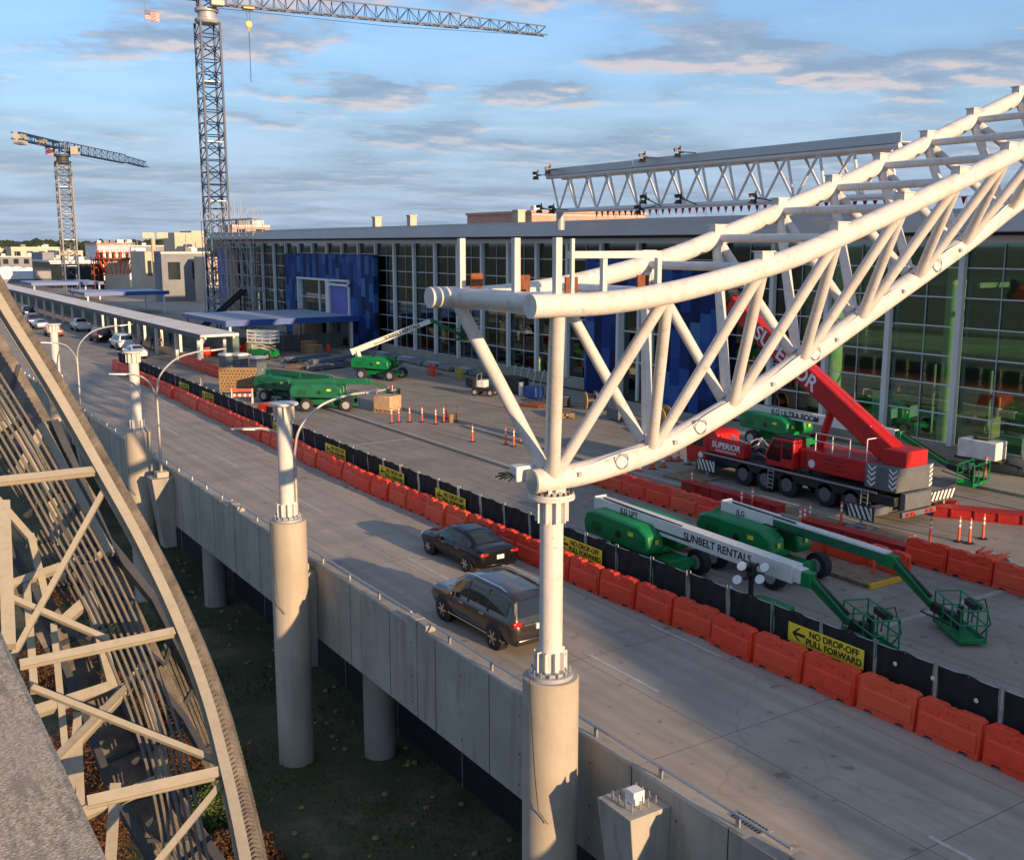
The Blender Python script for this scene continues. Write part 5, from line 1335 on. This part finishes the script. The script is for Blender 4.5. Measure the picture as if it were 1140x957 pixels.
def flag(label,p,w,h,rz,sag,hal=5.5):
    t=thing('flag',label,'flag',p,rz)
    def strip(z0,z1,x0,x1,off):
        b=MB(); k=10; vs=[]
        for i in range(k+1):
            u=lerp(x0,x1,i/k); yy=.18*math.sin(u/w*6)*u/w*1.4; dz=-sag*(u/w)**1.3
            for z in (z0,z1):
                for o_ in (-off,off): vs.append((u,yy+o_,z+dz))
        fs=[]
        for i in range(k):
            a=i*4; c=a+4
            fs+=[(a,a+2,c+2,c),(a+1,c+1,c+3,a+3),(a,c,c+1,a+1),(a+2,a+3,c+3,c+2)]
        return b.add(vs,fs)
    r=MB(); wq=MB()
    for k in range(13):
        m=strip(-h*(k+1)/13,-h*k/13,.05,w,.01); (r if k%2==0 else wq).add(m.v,m.f)
    r.build('red_stripe','flagr',t); wq.build('white_stripe','whiteb',t)
    strip(-h*7/13,.0,.04,w*.4,.03).build('canton','flagb',t)
    b=MB(); s=[]
    for i in range(6):
        for j in range(5):
            for sd in (-.035,.035):
                u=.07+w*.37*(i+.3)/6; z=-h*7/13*(j+.5)/5-sag*(u/w)**1.3; yy=.18*math.sin(u/w*6)*u/w*1.4+sd; b.box((u,yy,z),(.06*w/2,.004,.06*w/2))
    b.build('star','whiteb',t)
    b=MB(); b.tube((0,0,-h-.6),(0,0,hal),.03,n=5); b.build('halyard','black',t); return t
p=AY(161,11,184.5); flag('American flag on a rope in the sky left of the tall crane',p,2.2,1.5,-.35,.45)
p=AY(50,163,301); flag('small faded American flag on the distant crane below its cab',p,2.2,2.0,-.3,.5,.6)
# ------------------------------------------------------------------ background buildings
def bg(name,label,px0,px1,ytop,ybot,D,depth,m,cat='building',rows=0,cols=0,wm='dglass',roofm=None,z0=None):
    a=AY(px0,ytop,D); c=AY(px1,ytop,D); zt=a.z; zb=AY(px0,ybot,D).z if z0 is None else z0
    t=thing(name,label,cat,((a.x+c.x)/2,D,zb)); o=t.location
    b=MB(); b.bx(a.x,c.x,D,D+depth,zb,zt); b.build('wall',m,t,o)
    if roofm: b=MB(); b.bx(a.x-.4,c.x+.4,D-.4,D+depth,zt,zt+.5); b.build('roof',roofm,t,o)
    w=c.x-a.x; hh=zt-max(zb,0); rr=random.Random(px0*7+px1)
    if w>7:
        for k in range(4):
            x=a.x+w*rr.uniform(.08,.85); y=D+depth*rr.uniform(.1,.6); q=rr.uniform(.6,1.8); b=MB(); b.box((x,y,zt+q*.4+(.5 if roofm else 0)),(q*1.4,q,q*.8)); b.build('roof_plant',rr.choice(('cap','bgrey','tent')),t,o)
        b=MB(); x=a.x+w*rr.uniform(.2,.8); b.tube((x,D+.6,zt),(x,D+.6,zt+rr.uniform(2,4)),.1,n=5); b.build('aerial','cap',t,o)
        b=MB(); b.bx(a.x-.1,c.x+.1,D-.12,D-.003,zt-.5,zt-.1); b.build('coping','cap',t,o)
    for i in range(cols):
        for j in range(rows):
            x0=a.x+w*(i+.25)/cols; z1=zt-hh*(j+.7)/max(rows,1)*.8
            b=MB(); b.bx(x0,x0+w*.5/cols,D-.06,D-.002,z1,z1+hh*.35/rows); b.build('window',wm,t,o)
    return t,a.x,c.x,zb,zt
bg('concrete_building','blank grey concrete block building left of the tall crane mast',179,233,280,345,236,6,'bgrey',rows=1,cols=2,z0=0)
bg('stair_core','beige concrete core rising above the grey block building',194,213,259,282,262,10,'beige',z0=0)
bg('stair_core','taller beige concrete core beside the tall crane mast',213,228,257,282,264,10,'beige',z0=0)
bg('site_office','pale office building with dark upper windows, behind the orange scaffold tower',108,144,272,290,390,20,'tent',rows=1,cols=5,roofm='brick',z0=0)
bg('warehouse','long low tan warehouse near the tree line at the left',12,66,275,288,620,40,'beige',rows=1,cols=4,z0=-4)
bg('warehouse','small tan warehouse at the left edge near the tree line',-12,4,277,288,640,40,'beige',rows=1,cols=2,z0=-4)
bg('warehouse','cream storehouse just right of the distant crane mast',66,92,279,292,520,30,'beige',rows=1,cols=3,z0=-4)
bg('glass_concourse','dark glazed concourse with white roof band behind the distant crane mast',56,106,292,314,330,30,'dglass',rows=0,cols=0,roofm='tent',z0=0)
bg('grey_annex','grey concrete annex left of the dark glazed concourse',47,60,281,314,345,20,'bgrey',rows=1,cols=1,z0=0)
bg('beige_hall','tan hall with narrow pier, between the orange scaffold and the grey block',161,179,280,330,270,15,'beige',rows=1,cols=2,z0=0)
bg('roof_plant','wide grey plant screen rising behind the site cores',125,196,273,282,430,12,'bgrey',z0=0)
t,x0,x1,zb,zt=bg('control_building','pinkish brick control building beyond the terminal roof',592,718,237,262,175,25,'brick',rows=1,cols=6,z0=10,roofm='brick')
bg('roof_house','small orange brick penthouse beyond the terminal roof at the left',258,300,250,256,230,8,'brick',z0=12,rows=1,cols=2)
for px0,px1,yt,D,m_,l in ((228,246,286,225,'beige','tan boarded wall strip behind the tall crane mast'),(62,78,284,470,'beige','cream low shed behind the distant crane mast'),(84,104,286,440,'bgrey','grey low shed right of the distant crane mast'),(146,162,276,420,'tent','white plant room behind the orange scaffold'),(128,150,270,500,'beige','distant tan block with flat roof behind the scaffold tower'),(0,46,285,560,'bgrey','long grey shed behind the white tents')):
    bg('site_shed',l,px0,px1,yt,yt+20,D,8,m_,rows=1,cols=4,z0=0)
# T-shaped sign pole
pz=AY(170,262,255); t=thing('floodlight_mast','pale mast with two flat panels left of the beige cores','mast',(pz.x,255,0)); o=t.location
b=MB(); b.tube((pz.x,255,0),(pz.x,255,pz.z+.5),.5,n=10); b.build('pole','beige',t,o)
for px in (164,180):
    q=AY(px,262,255); b=MB(); b.box((q.x,254.6,q.z),(2.6,.3,1.3)); b.build('panel','beige',t,o)
# orange scaffold tower
a=AY(120,289,300); c=AY(147,289,300); zt=a.z; t=thing('concrete_core','round beige concrete core wrapped in orange scaffold and decks','tower',((a.x+c.x)/2,303,0)); o=t.location; R_=(c.x-a.x)/2; cx_=(a.x+c.x)/2
b=MB(); b.tube((cx_,304,0),(cx_,304,zt),R_,n=24); b.build('core','beige',t,o)
b=MB(); b.tube((cx_,304,zt),(cx_,304,zt+.35),R_*1.75,n=20); b.tube((cx_,304,zt+1.6),(cx_,304,zt+1.75),R_*1.7,n=20); b.build('deck','rust',t,o)
b=MB()
for k in range(20):
    an=2*pi*k/20; q=V((cx_+R_*1.6*math.cos(an),304+R_*1.6*math.sin(an),0)); b.tube(q+Z*(zt-.3),q+Z*(zt+2.6),.12,n=5); b.tube(q+Z*zt,V((cx_+R_*math.cos(an),304+R_*math.sin(an),zt-4)),.14,n=5)
b.build('scaffold_tube','cone',t,o)
for (px0,px1,l) in ((104,119,'orange and dark scaffold bay left of the beige core'),(150,166,'dark steel framing bay right of the beige core')):
    a=AY(px0,290,306); c=AY(px1,290,306); t=thing('scaffold_bay',l,'scaffold',((a.x+c.x)/2,306,0)); b=MB()
    for i in range(4):
        x=lerp(a.x,c.x,i/3)
        for y in (306,309): b.tube((x,y,0),(x,y,a.z+1),.14,n=5)
    for z in range(2,int(a.z)+2,2):
        for y in (306,309): b.tube((a.x,y,z),(c.x,y,z),.12,n=5)
        b.bx(a.x,c.x,306,309,z+.15,z+.22)
    b.build('tubes','rust',t,t.location)
    b=MB(); b.bx(a.x+.3,c.x-.3,309.5,310,0,a.z-1); b.build('wall','bgrey' if px0>140 else 'rust',t,t.location)
# white tents / trailers at the left
rr=random.Random(4)
for i,(px,py,w,D,l) in enumerate(((4,296,9,420,'white peaked tent, leftmost of the row at the left edge'),(16,296,8,430,'white peaked tent, second from the left'),(29,297,8,425,'white peaked tent, third from the left'),(41,298,8,435,'white peaked tent nearest the grey annex'),(8,302,16,380,'long white trailer roof below the tents at the left edge'),(34,303,14,385,'long bluish white trailer roof left of the glazed concourse'))):
    q=AY(px,py,D); t=thing('tent' if i<4 else 'site_trailer',l,'tent' if i<4 else 'trailer',(q.x,D,0)); b=MB()
    if i<4: b.prism([(-w*.75,q.z-2.4),(w*.75,q.z-2.4),(w*.3,q.z-.6),(0,q.z),(-w*.3,q.z-.6)],-6,6,'y')
    else: b.bx(-w*.8,w*.8,-3,3,q.z-2.5,q.z)
    b.build('cover','tent',t); b=MB()
    for s in (-w*.7,w*.7):
        for y in (-2.8,2.8): b.tube((s,y,0),(s,y,max(q.z-2.4,.4)),.15,n=5)
    b.build('leg','galv',t); b=MB(); b.bx(-w*.65,w*.65,-2.6,2.6,0,max(q.z-2.5,.4)); b.build('wall','bgrey',t)
# far wood
b=MB(); rr=random.Random(8)
for k in range(900):
    az=R(rr.uniform(-6,62)); dist=rr.uniform(1500,1900); hgt=rr.uniform(20,27) if az<R(26) else rr.uniform(17,21); w=rr.uniform(9,20)
    c=V((dist*math.sin(az),dist*math.cos(az),YARD)); n=7
    prof=[(w*.7,0),(w,hgt*.4),(w*.8,hgt*.75),(w*.35,hgt*.95),(.5,hgt)]
    vs=[c+V((r*math.cos(2*pi*j/n+k)*rr.uniform(.75,1.2),r*math.sin(2*pi*j/n+k),z*rr.uniform(.92,1.04))) for r,z in prof for j in range(n)]
    b.add(vs,[(i*n+j,i*n+(j+1)%n,(i+1)*n+(j+1)%n,(i+1)*n+j) for i in range(4) for j in range(n)])
o=b.build('distant_wood','leafd',smooth=False); o['kind']='stuff'; tag(o,'dark tree line along the horizon at the far left','trees')
# ------------------------------------------------------------------ near left: roof edge and old steel frame
t=thing('roof_edge','grey gravel surfaced flat roof edge in the lower left corner, close to the viewer','roof',(-2,4,10.3)); o=t.location
b=MB(); b.bx(-3.5,.67,-1.5,6.9,10.0,10.3); b.build('roofing','gravel',t,o,bev=.03)
b=MB(); b.bx(-3.5,.69,-1.5,6.92,9.7,9.995); b.build('edge_trim','girder',t,o)
b=MB(); b.bx(-3.5,.55,-1.5,6.8,YARD,9.7); b.build('wall','bgrey',t,o)
def oldframe():
    t=thing('steel_canopy_frame','stripped cream steel canopy frame with slatted decking, slanting across the lower left','canopy frame',AD(150,700,11)); o=t.location
    dU=lambda y: 14.2-(y-335)/622*3.7
    U=lambda x,y,k=0: AD(x,y,dU(y)+k)
    nrm=(U(275,957)-U(0,335)).cross(U(30,738)-U(200,700)).normalized()
    if nrm.z<0: nrm=-nrm
    rib=cr([U(*q) for q in ((-40,262),(0,335),(58,428),(112,522),(158,605),(198,690),(230,775),(252,858),(268,930),(283,1010))],5)
    b=MB()
    for a,c in zip(rib,rib[1:]):
        b.beam(a,c+(c-a)*.03,.105,.02,up=nrm); b.beam(a-nrm*.085,c-nrm*.085+(c-a)*.03,.022,.15,up=nrm); b.beam(a-nrm*.17,c-nrm*.17+(c-a)*.03,.105,.02,up=nrm)
    b.build('arch_rib','frame',t,o)
    # corrugated sheet beyond the rib
    b=MB(); side=(rib[20]-rib[0]).cross(nrm).normalized()
    if side.dot(Rt)<0: side=-side
    for i in range(0,len(rib)-1):
        a,c=rib[i],rib[i+1]
        for k in range(3):
            p=a.lerp(c,k/3.); b.tube(p+side*.13-nrm*.12,p+side*.24-nrm*.42,.07,n=7)
    b.build('corrugated_sheet','louver',t,o)
    for i in range(7):
        b=MB(); off=lambda c,i=i: c-side*(.2+.06*i)-nrm*(.75+.05*i)
        for a,c in zip(rib[2:-3],rib[3:-2]): b.beam(off(a),off(c)+(c-a)*.02,.03,.012,up=nrm+side*.35)
        b.build('slat','slat',t,o)
    for k in range(5,len(rib)-4,4):
        b=MB(); c=rib[k]; b.beam(c-side*.12-nrm*.82,c-side*.66-nrm*1.2,.04,.06,up=nrm); b.build('slat_joist','girder',t,o)
    def ib(p,q,w,h,name='purlin',m='frame'):
        b=MB(); b.ibeam(p,q,w,h,.025,up=nrm); b.build(name,m,t,o)
    ib(U(-60,542,.1),U(117,523,.1),.085,.085); ib(U(22,740,.1),U(205,701,.1),.085,.085); ib(U(97,893,.1),U(257,857,.1),.10,.10)
    b=MB(); b.beam(U(4,560,.2),U(10,720,.2),.13,.13,up=nrm); b.build('post','frame',t,o)
    def br(p,q,w=.06,name='brace',m='frame',d=0):
        b=MB(); b.beam(p,q,w,w,up=nrm); b.build(name,m,t,o)
    br(U(124,531,.25),U(12,735,.5)); br(U(5,662,.4),U(121,712,.45)); br(U(36,765,.35),U(250,850,.3)); br(U(253,864,.2),U(165,972,.2)); br(U(60,845,.4),U(160,745,1.5)) 
    # lower tier
    Lw=lambda x,y,k=0: AD(x,y,dU(y)+1.3+k)
    def fl(pts,w=.2,h=.2,m='frame',name='lower_rafter'):
        b=MB(); P=[Lw(*q) for q in pts]
        for a,c in zip(P,P[1:]): b.beam(a-(c-a).normalized()*.06,c+(c-a).normalized()*.06,w,h,up=nrm)
        b.build(name,m,t,o)
    fl([(18,530),(48,478),(117,608)],.10,.10); fl([(0,445),(56,545),(62,600)],.09,.09); fl([(117,608),(123,612),(0,655)],.09,.09)
    fl([(73,690),(100,666),(126,764),(40,792)],.115,.11); fl([(70,842),(159,746),(184,866),(95,905)],.115,.11); fl([(78,892),(86,800),(90,900)],.08,.08)
    fl([(-10,480),(20,470),(60,560)],.10,.10); fl([(128,880),(122,970)],.11,.11); fl([(30,655),(38,765)],.08,.08); fl([(60,700),(75,860)],.07,.07); fl([(0,560),(35,600),(50,660)],.08,.08)
    # girders and slatted decks lower still
    Ld=lambda x,y,k=0: AD(x,y,dU(y)+2.2+k)
    def gl(pts,w=.3,h=.14):
        b=MB(); P=[Ld(*q,-.15) for q in pts]
        for a,c in zip(P,P[1:]): b.beam(a,c,w,h,up=nrm)
        b.build('deck_girder','girder',t,o)
    gl([(60,470),(120,604),(172,668),(236,790)],.10); gl([(95,640),(129,765),(178,866),(250,968)],.10); gl([(20,500),(62,570),(95,640)],.08); gl([(120,655),(160,745),(205,800),(226,838)],.07); gl([(95,800),(125,880),(170,960)],.08); gl([(0,590),(40,660),(95,800)],.08)
    def deck(a,b_,c,d,n,nj):       # long boards from edge a-d to b-c
        A,B_,C_,D_=[Ld(*q,.1) for q in (a,b_,c,d)]
        mb=MB()
        for i in range(n):
            f=(i+.1)/n; g=(i+.58)/n
            mb.slab([A.lerp(D_,f),B_.lerp(C_,f),B_.lerp(C_,g)+nrm*.05,A.lerp(D_,g)+nrm*.05],.03)
        dk=mb.build('slatted_deck','louver',t,o)
        for j in range(nj):
            if j%2: continue
            f=(j+.5)/nj; mb=MB(); mb.beam(A.lerp(B_,f)+nrm*.06,D_.lerp(C_,f)+nrm*.06,.045,.05,up=nrm); mb.build('deck_joist','girder',dk,o)
    deck((-25,330),(108,560),(60,560),(-25,410),16,7); deck((112,590),(246,880),(196,800),(78,600),17,8); deck((128,770),(258,975),(172,975),(92,800),18,8)
    deck((190,690),(262,880),(236,880),(176,740),6,6); deck((40,640),(130,790),(92,800),(10,660),12,5); deck((-20,430),(62,565),(20,560),(-20,500),6,4); deck((55,590),(112,690),(80,690),(20,600),5,4)
oldframe()
# ------------------------------------------------------------------ shrubs in the yard
def shrub(label,c,r,h,m,n,seed):
    t=thing('shrub',label,'shrub',c); rr=random.Random(seed); b=MB()
    for k in range(n):
        a=rr.uniform(0,6.283); u=rr.random()**.5; z=rr.random()
        lob=1+.25*math.sin(a*3+seed)+.18*math.sin(a*5+z*6)
        rad=r*lob*math.sqrt(max(.05,1-(z*1.0)**2))*u; p=V((rad*math.cos(a),rad*math.sin(a),.12+h*z*rr.uniform(.8,1.08)))
        s=rr.uniform(.03,.075); x=V((rr.gauss(0,1),rr.gauss(0,1),rr.gauss(0,.6))).normalized(); y=x.cross(V((rr.gauss(0,1),rr.gauss(0,1),rr.gauss(0,1)))).normalized()
        b.add([p-x*s,p-y*s*.55,p+x*s,p+y*s*.55],[(0,1,2,3)])
    b.build('foliage',m,t,smooth=False)
    b=MB()
    for k in range(9):
        a=k*.7; b.tube((0,0,0),(r*.6*math.cos(a),r*.6*math.sin(a),h*.7),.03,.012,5)
    b.build('stem','bark',t)
sh=[((215,850),1.9,1.9,'leafr','rust red shrub behind the frame, upper right of the cluster'),((180,790),1.8,1.8,'leafr','rust red shrub seen through the middle of the steel frame'),((120,780),1.9,1.7,'leafr','rust red shrub beneath the lower frame chevrons'),((235,900),1.5,1.3,'leafg','green shrub beside the lower end of the frame'),((280,955),1.3,1.3,'leafr','rust red shrub at the bottom edge right of the frame'),((90,840),1.9,1.7,'leafr','rust red shrub under the decking left of centre'),((60,740),1.8,1.7,'leafr','rust red shrub farther under the frame at the left'),((150,870),1.8,1.6,'leafr','rust red shrub under the nearest frame bay'),((140,700),1.7,1.5,'leafg','green and yellow shrub under the frame, far row'),((200,740),1.5,1.5,'leafg','dark green shrub at the frame edge, far row'),((245,950),1.3,1.2,'leafr','russet shrub at the foot of the curved rib'),((95,930),1.8,1.6,'leafr','russet shrub near the gravel roof edge'),((60,650),1.7,1.6,'leafr','russet shrub deep under the left part of the frame')]
for i,(q,r,h,m,l) in enumerate(sh):
    g=G(*q,YARD+.8); shrub(l,(g.x,g.y,YARD),r,h,m,5200,i+1)
b=MB(); rr=random.Random(21)
for k in range(26000):
    x=rr.uniform(3,17); y=rr.uniform(20,66)
    if math.sin(x*1.3+y*.5)+math.sin(y*.9-x*.4)+rr.gauss(0,.5)<.1: continue
    a=rr.uniform(0,6.28); h=rr.uniform(.06,.22); w_=rr.uniform(.012,.03); dx,dy=math.cos(a),math.sin(a); lx,ly=rr.gauss(0,.06),rr.gauss(0,.06)
    b.add([(x-dx*w_,y-dy*w_,YARD),(x+dx*w_,y+dy*w_,YARD),(x+lx,y+ly,YARD+h)],[(0,1,2)])
o=b.build('grass','leafg',smooth=False); o['kind']='stuff'; tag(o,'thin rough grass growing in the shaded yard below the road','grass')
b=MB()
for k in range(150):
    x=rr.choice((rr.uniform(14.5,17),rr.uniform(7,17))); y=rr.uniform(22,64); r=rr.uniform(.03,.14); n=6
    b.lathe([(r*.7,-.02),(r,r*.35),(r*.6,r*.8)],(x,y,YARD),n)
o=b.build('rubble','ply',smooth=False); o['kind']='stuff'; tag(o,'loose stones scattered on the yard below the road','stones')
# ------------------------------------------------------------------ light, sky
SUN_EL=R(11); SUN_AZ=R(172.5)      # clockwise from +Y
S=V((math.sin(SUN_AZ)*math.cos(SUN_EL),math.cos(SUN_AZ)*math.cos(SUN_EL),math.sin(SUN_EL)))
ld=bpy.data.lights.new('sun','SUN'); ld.energy=4.5; ld.angle=R(.5); ld.color=(1,.67,.37)
lo=bpy.data.objects.new('sun',ld); COL.objects.link(lo); lo.rotation_euler=S.to_track_quat('Z','Y').to_euler(); lo.location=(0,-50,60)
w=bpy.data.worlds.new('World'); sc.world=w; w.use_nodes=True; nt=w.node_tree; nt.nodes.clear()
out=N(nt,'ShaderNodeOutputWorld'); sky=N(nt,'ShaderNodeTexSky'); sky.sky_type='NISHITA'; sky.sun_disc=False; sky.sun_elevation=SUN_EL; sky.sun_rotation=SUN_AZ; sky.air_density=1.0; sky.dust_density=.3; sky.ozone_density=4.0; sky.altitude=100
bg1=N(nt,'ShaderNodeBackground'); bg1.inputs[1].default_value=.15; hs=N(nt,'ShaderNodeHueSaturation'); hs.inputs['Saturation'].default_value=1.0; nt.links.new(sky.outputs[0],hs.inputs['Color']); nt.links.new(hs.outputs[0],bg1.inputs[0])
tc=N(nt,'ShaderNodeTexCoord'); sp=N(nt,'ShaderNodeSeparateXYZ'); nt.links.new(tc.outputs['Generated'],sp.inputs[0])
def mth(op,a,b_=None):
    n=N(nt,'ShaderNodeMath',operation=op)
    for i,v in enumerate((a,b_)):
        if v is None: continue
        if hasattr(v,'is_output'): nt.links.new(v,n.inputs[i])
        else: n.inputs[i].default_value=v
    return n.outputs[0]
den=mth('ADD',mth('MAXIMUM',sp.outputs['Z'],0.0),.10)
cxx=mth('DIVIDE',sp.outputs['X'],den); cyy=mth('DIVIDE',sp.outputs['Y'],den)
cb=N(nt,'ShaderNodeCombineXYZ'); nt.links.new(cxx,cb.inputs[0]); nt.links.new(cyy,cb.inputs[1])
mp=N(nt,'ShaderNodeMapping'); mp.inputs['Rotation'].default_value=(0,0,R(33)); mp.inputs['Scale'].default_value=(1.0,1.15,1); mp.inputs['Location'].default_value=(3.3,1.2,0); nt.links.new(cb.outputs[0],mp.inputs[0])
n1=noise(nt,mp.outputs[0],1.05,10,.56)
mp2=N(nt,'ShaderNodeMapping'); mp2.inputs['Location'].default_value=(0,.10,0.0); nt.links.new(mp.outputs[0],mp2.inputs[0])
n2=noise(nt,mp2.outputs[0],1.05,10,.56)
mask=ramp(nt,n1,[(.46,0.),(.55,.9)])
lit=mth('SUBTRACT',n1,n2)
litr=ramp(nt,mth('ADD',mth('MULTIPLY',lit,5.0),.5),[(.30,(.19,.255,.36)),(.58,(.27,.32,.40)),(.80,(.50,.43,.42))])
bank=mth('MULTIPLY',ramp(nt,sp.outputs['Z'],[(0.0,.97),(.06,.93),(.17,.45),(.30,0.)]),1.0)
bcol=ramp(nt,n2,[(.38,(.30,.39,.52)),(.62,(.19,.25,.35))])
tot=mth('MAXIMUM',mask,bank)
fin=mixc(nt,bcol,litr,mth('MULTIPLY',mask,ramp(nt,sp.outputs['Z'],[(.03,.15),(.14,1.)])))
bg2=N(nt,'ShaderNodeBackground'); bg2.inputs[1].default_value=.95; nt.links.new(fin,bg2.inputs[0])
ms=N(nt,'ShaderNodeMixShader'); nt.links.new(tot,ms.inputs[0]); nt.links.new(bg1.outputs[0],ms.inputs[1]); nt.links.new(bg2.outputs[0],ms.inputs[2]); nt.links.new(ms.outputs[0],out.inputs[0])
sc.view_settings.view_transform='Standard'; sc.view_settings.look='None'; sc.view_settings.exposure=.66; sc.view_settings.gamma=1
sc.cycles.max_bounces=6; sc.cycles.transparent_max_bounces=12; sc.cycles.sample_clamp_indirect=6
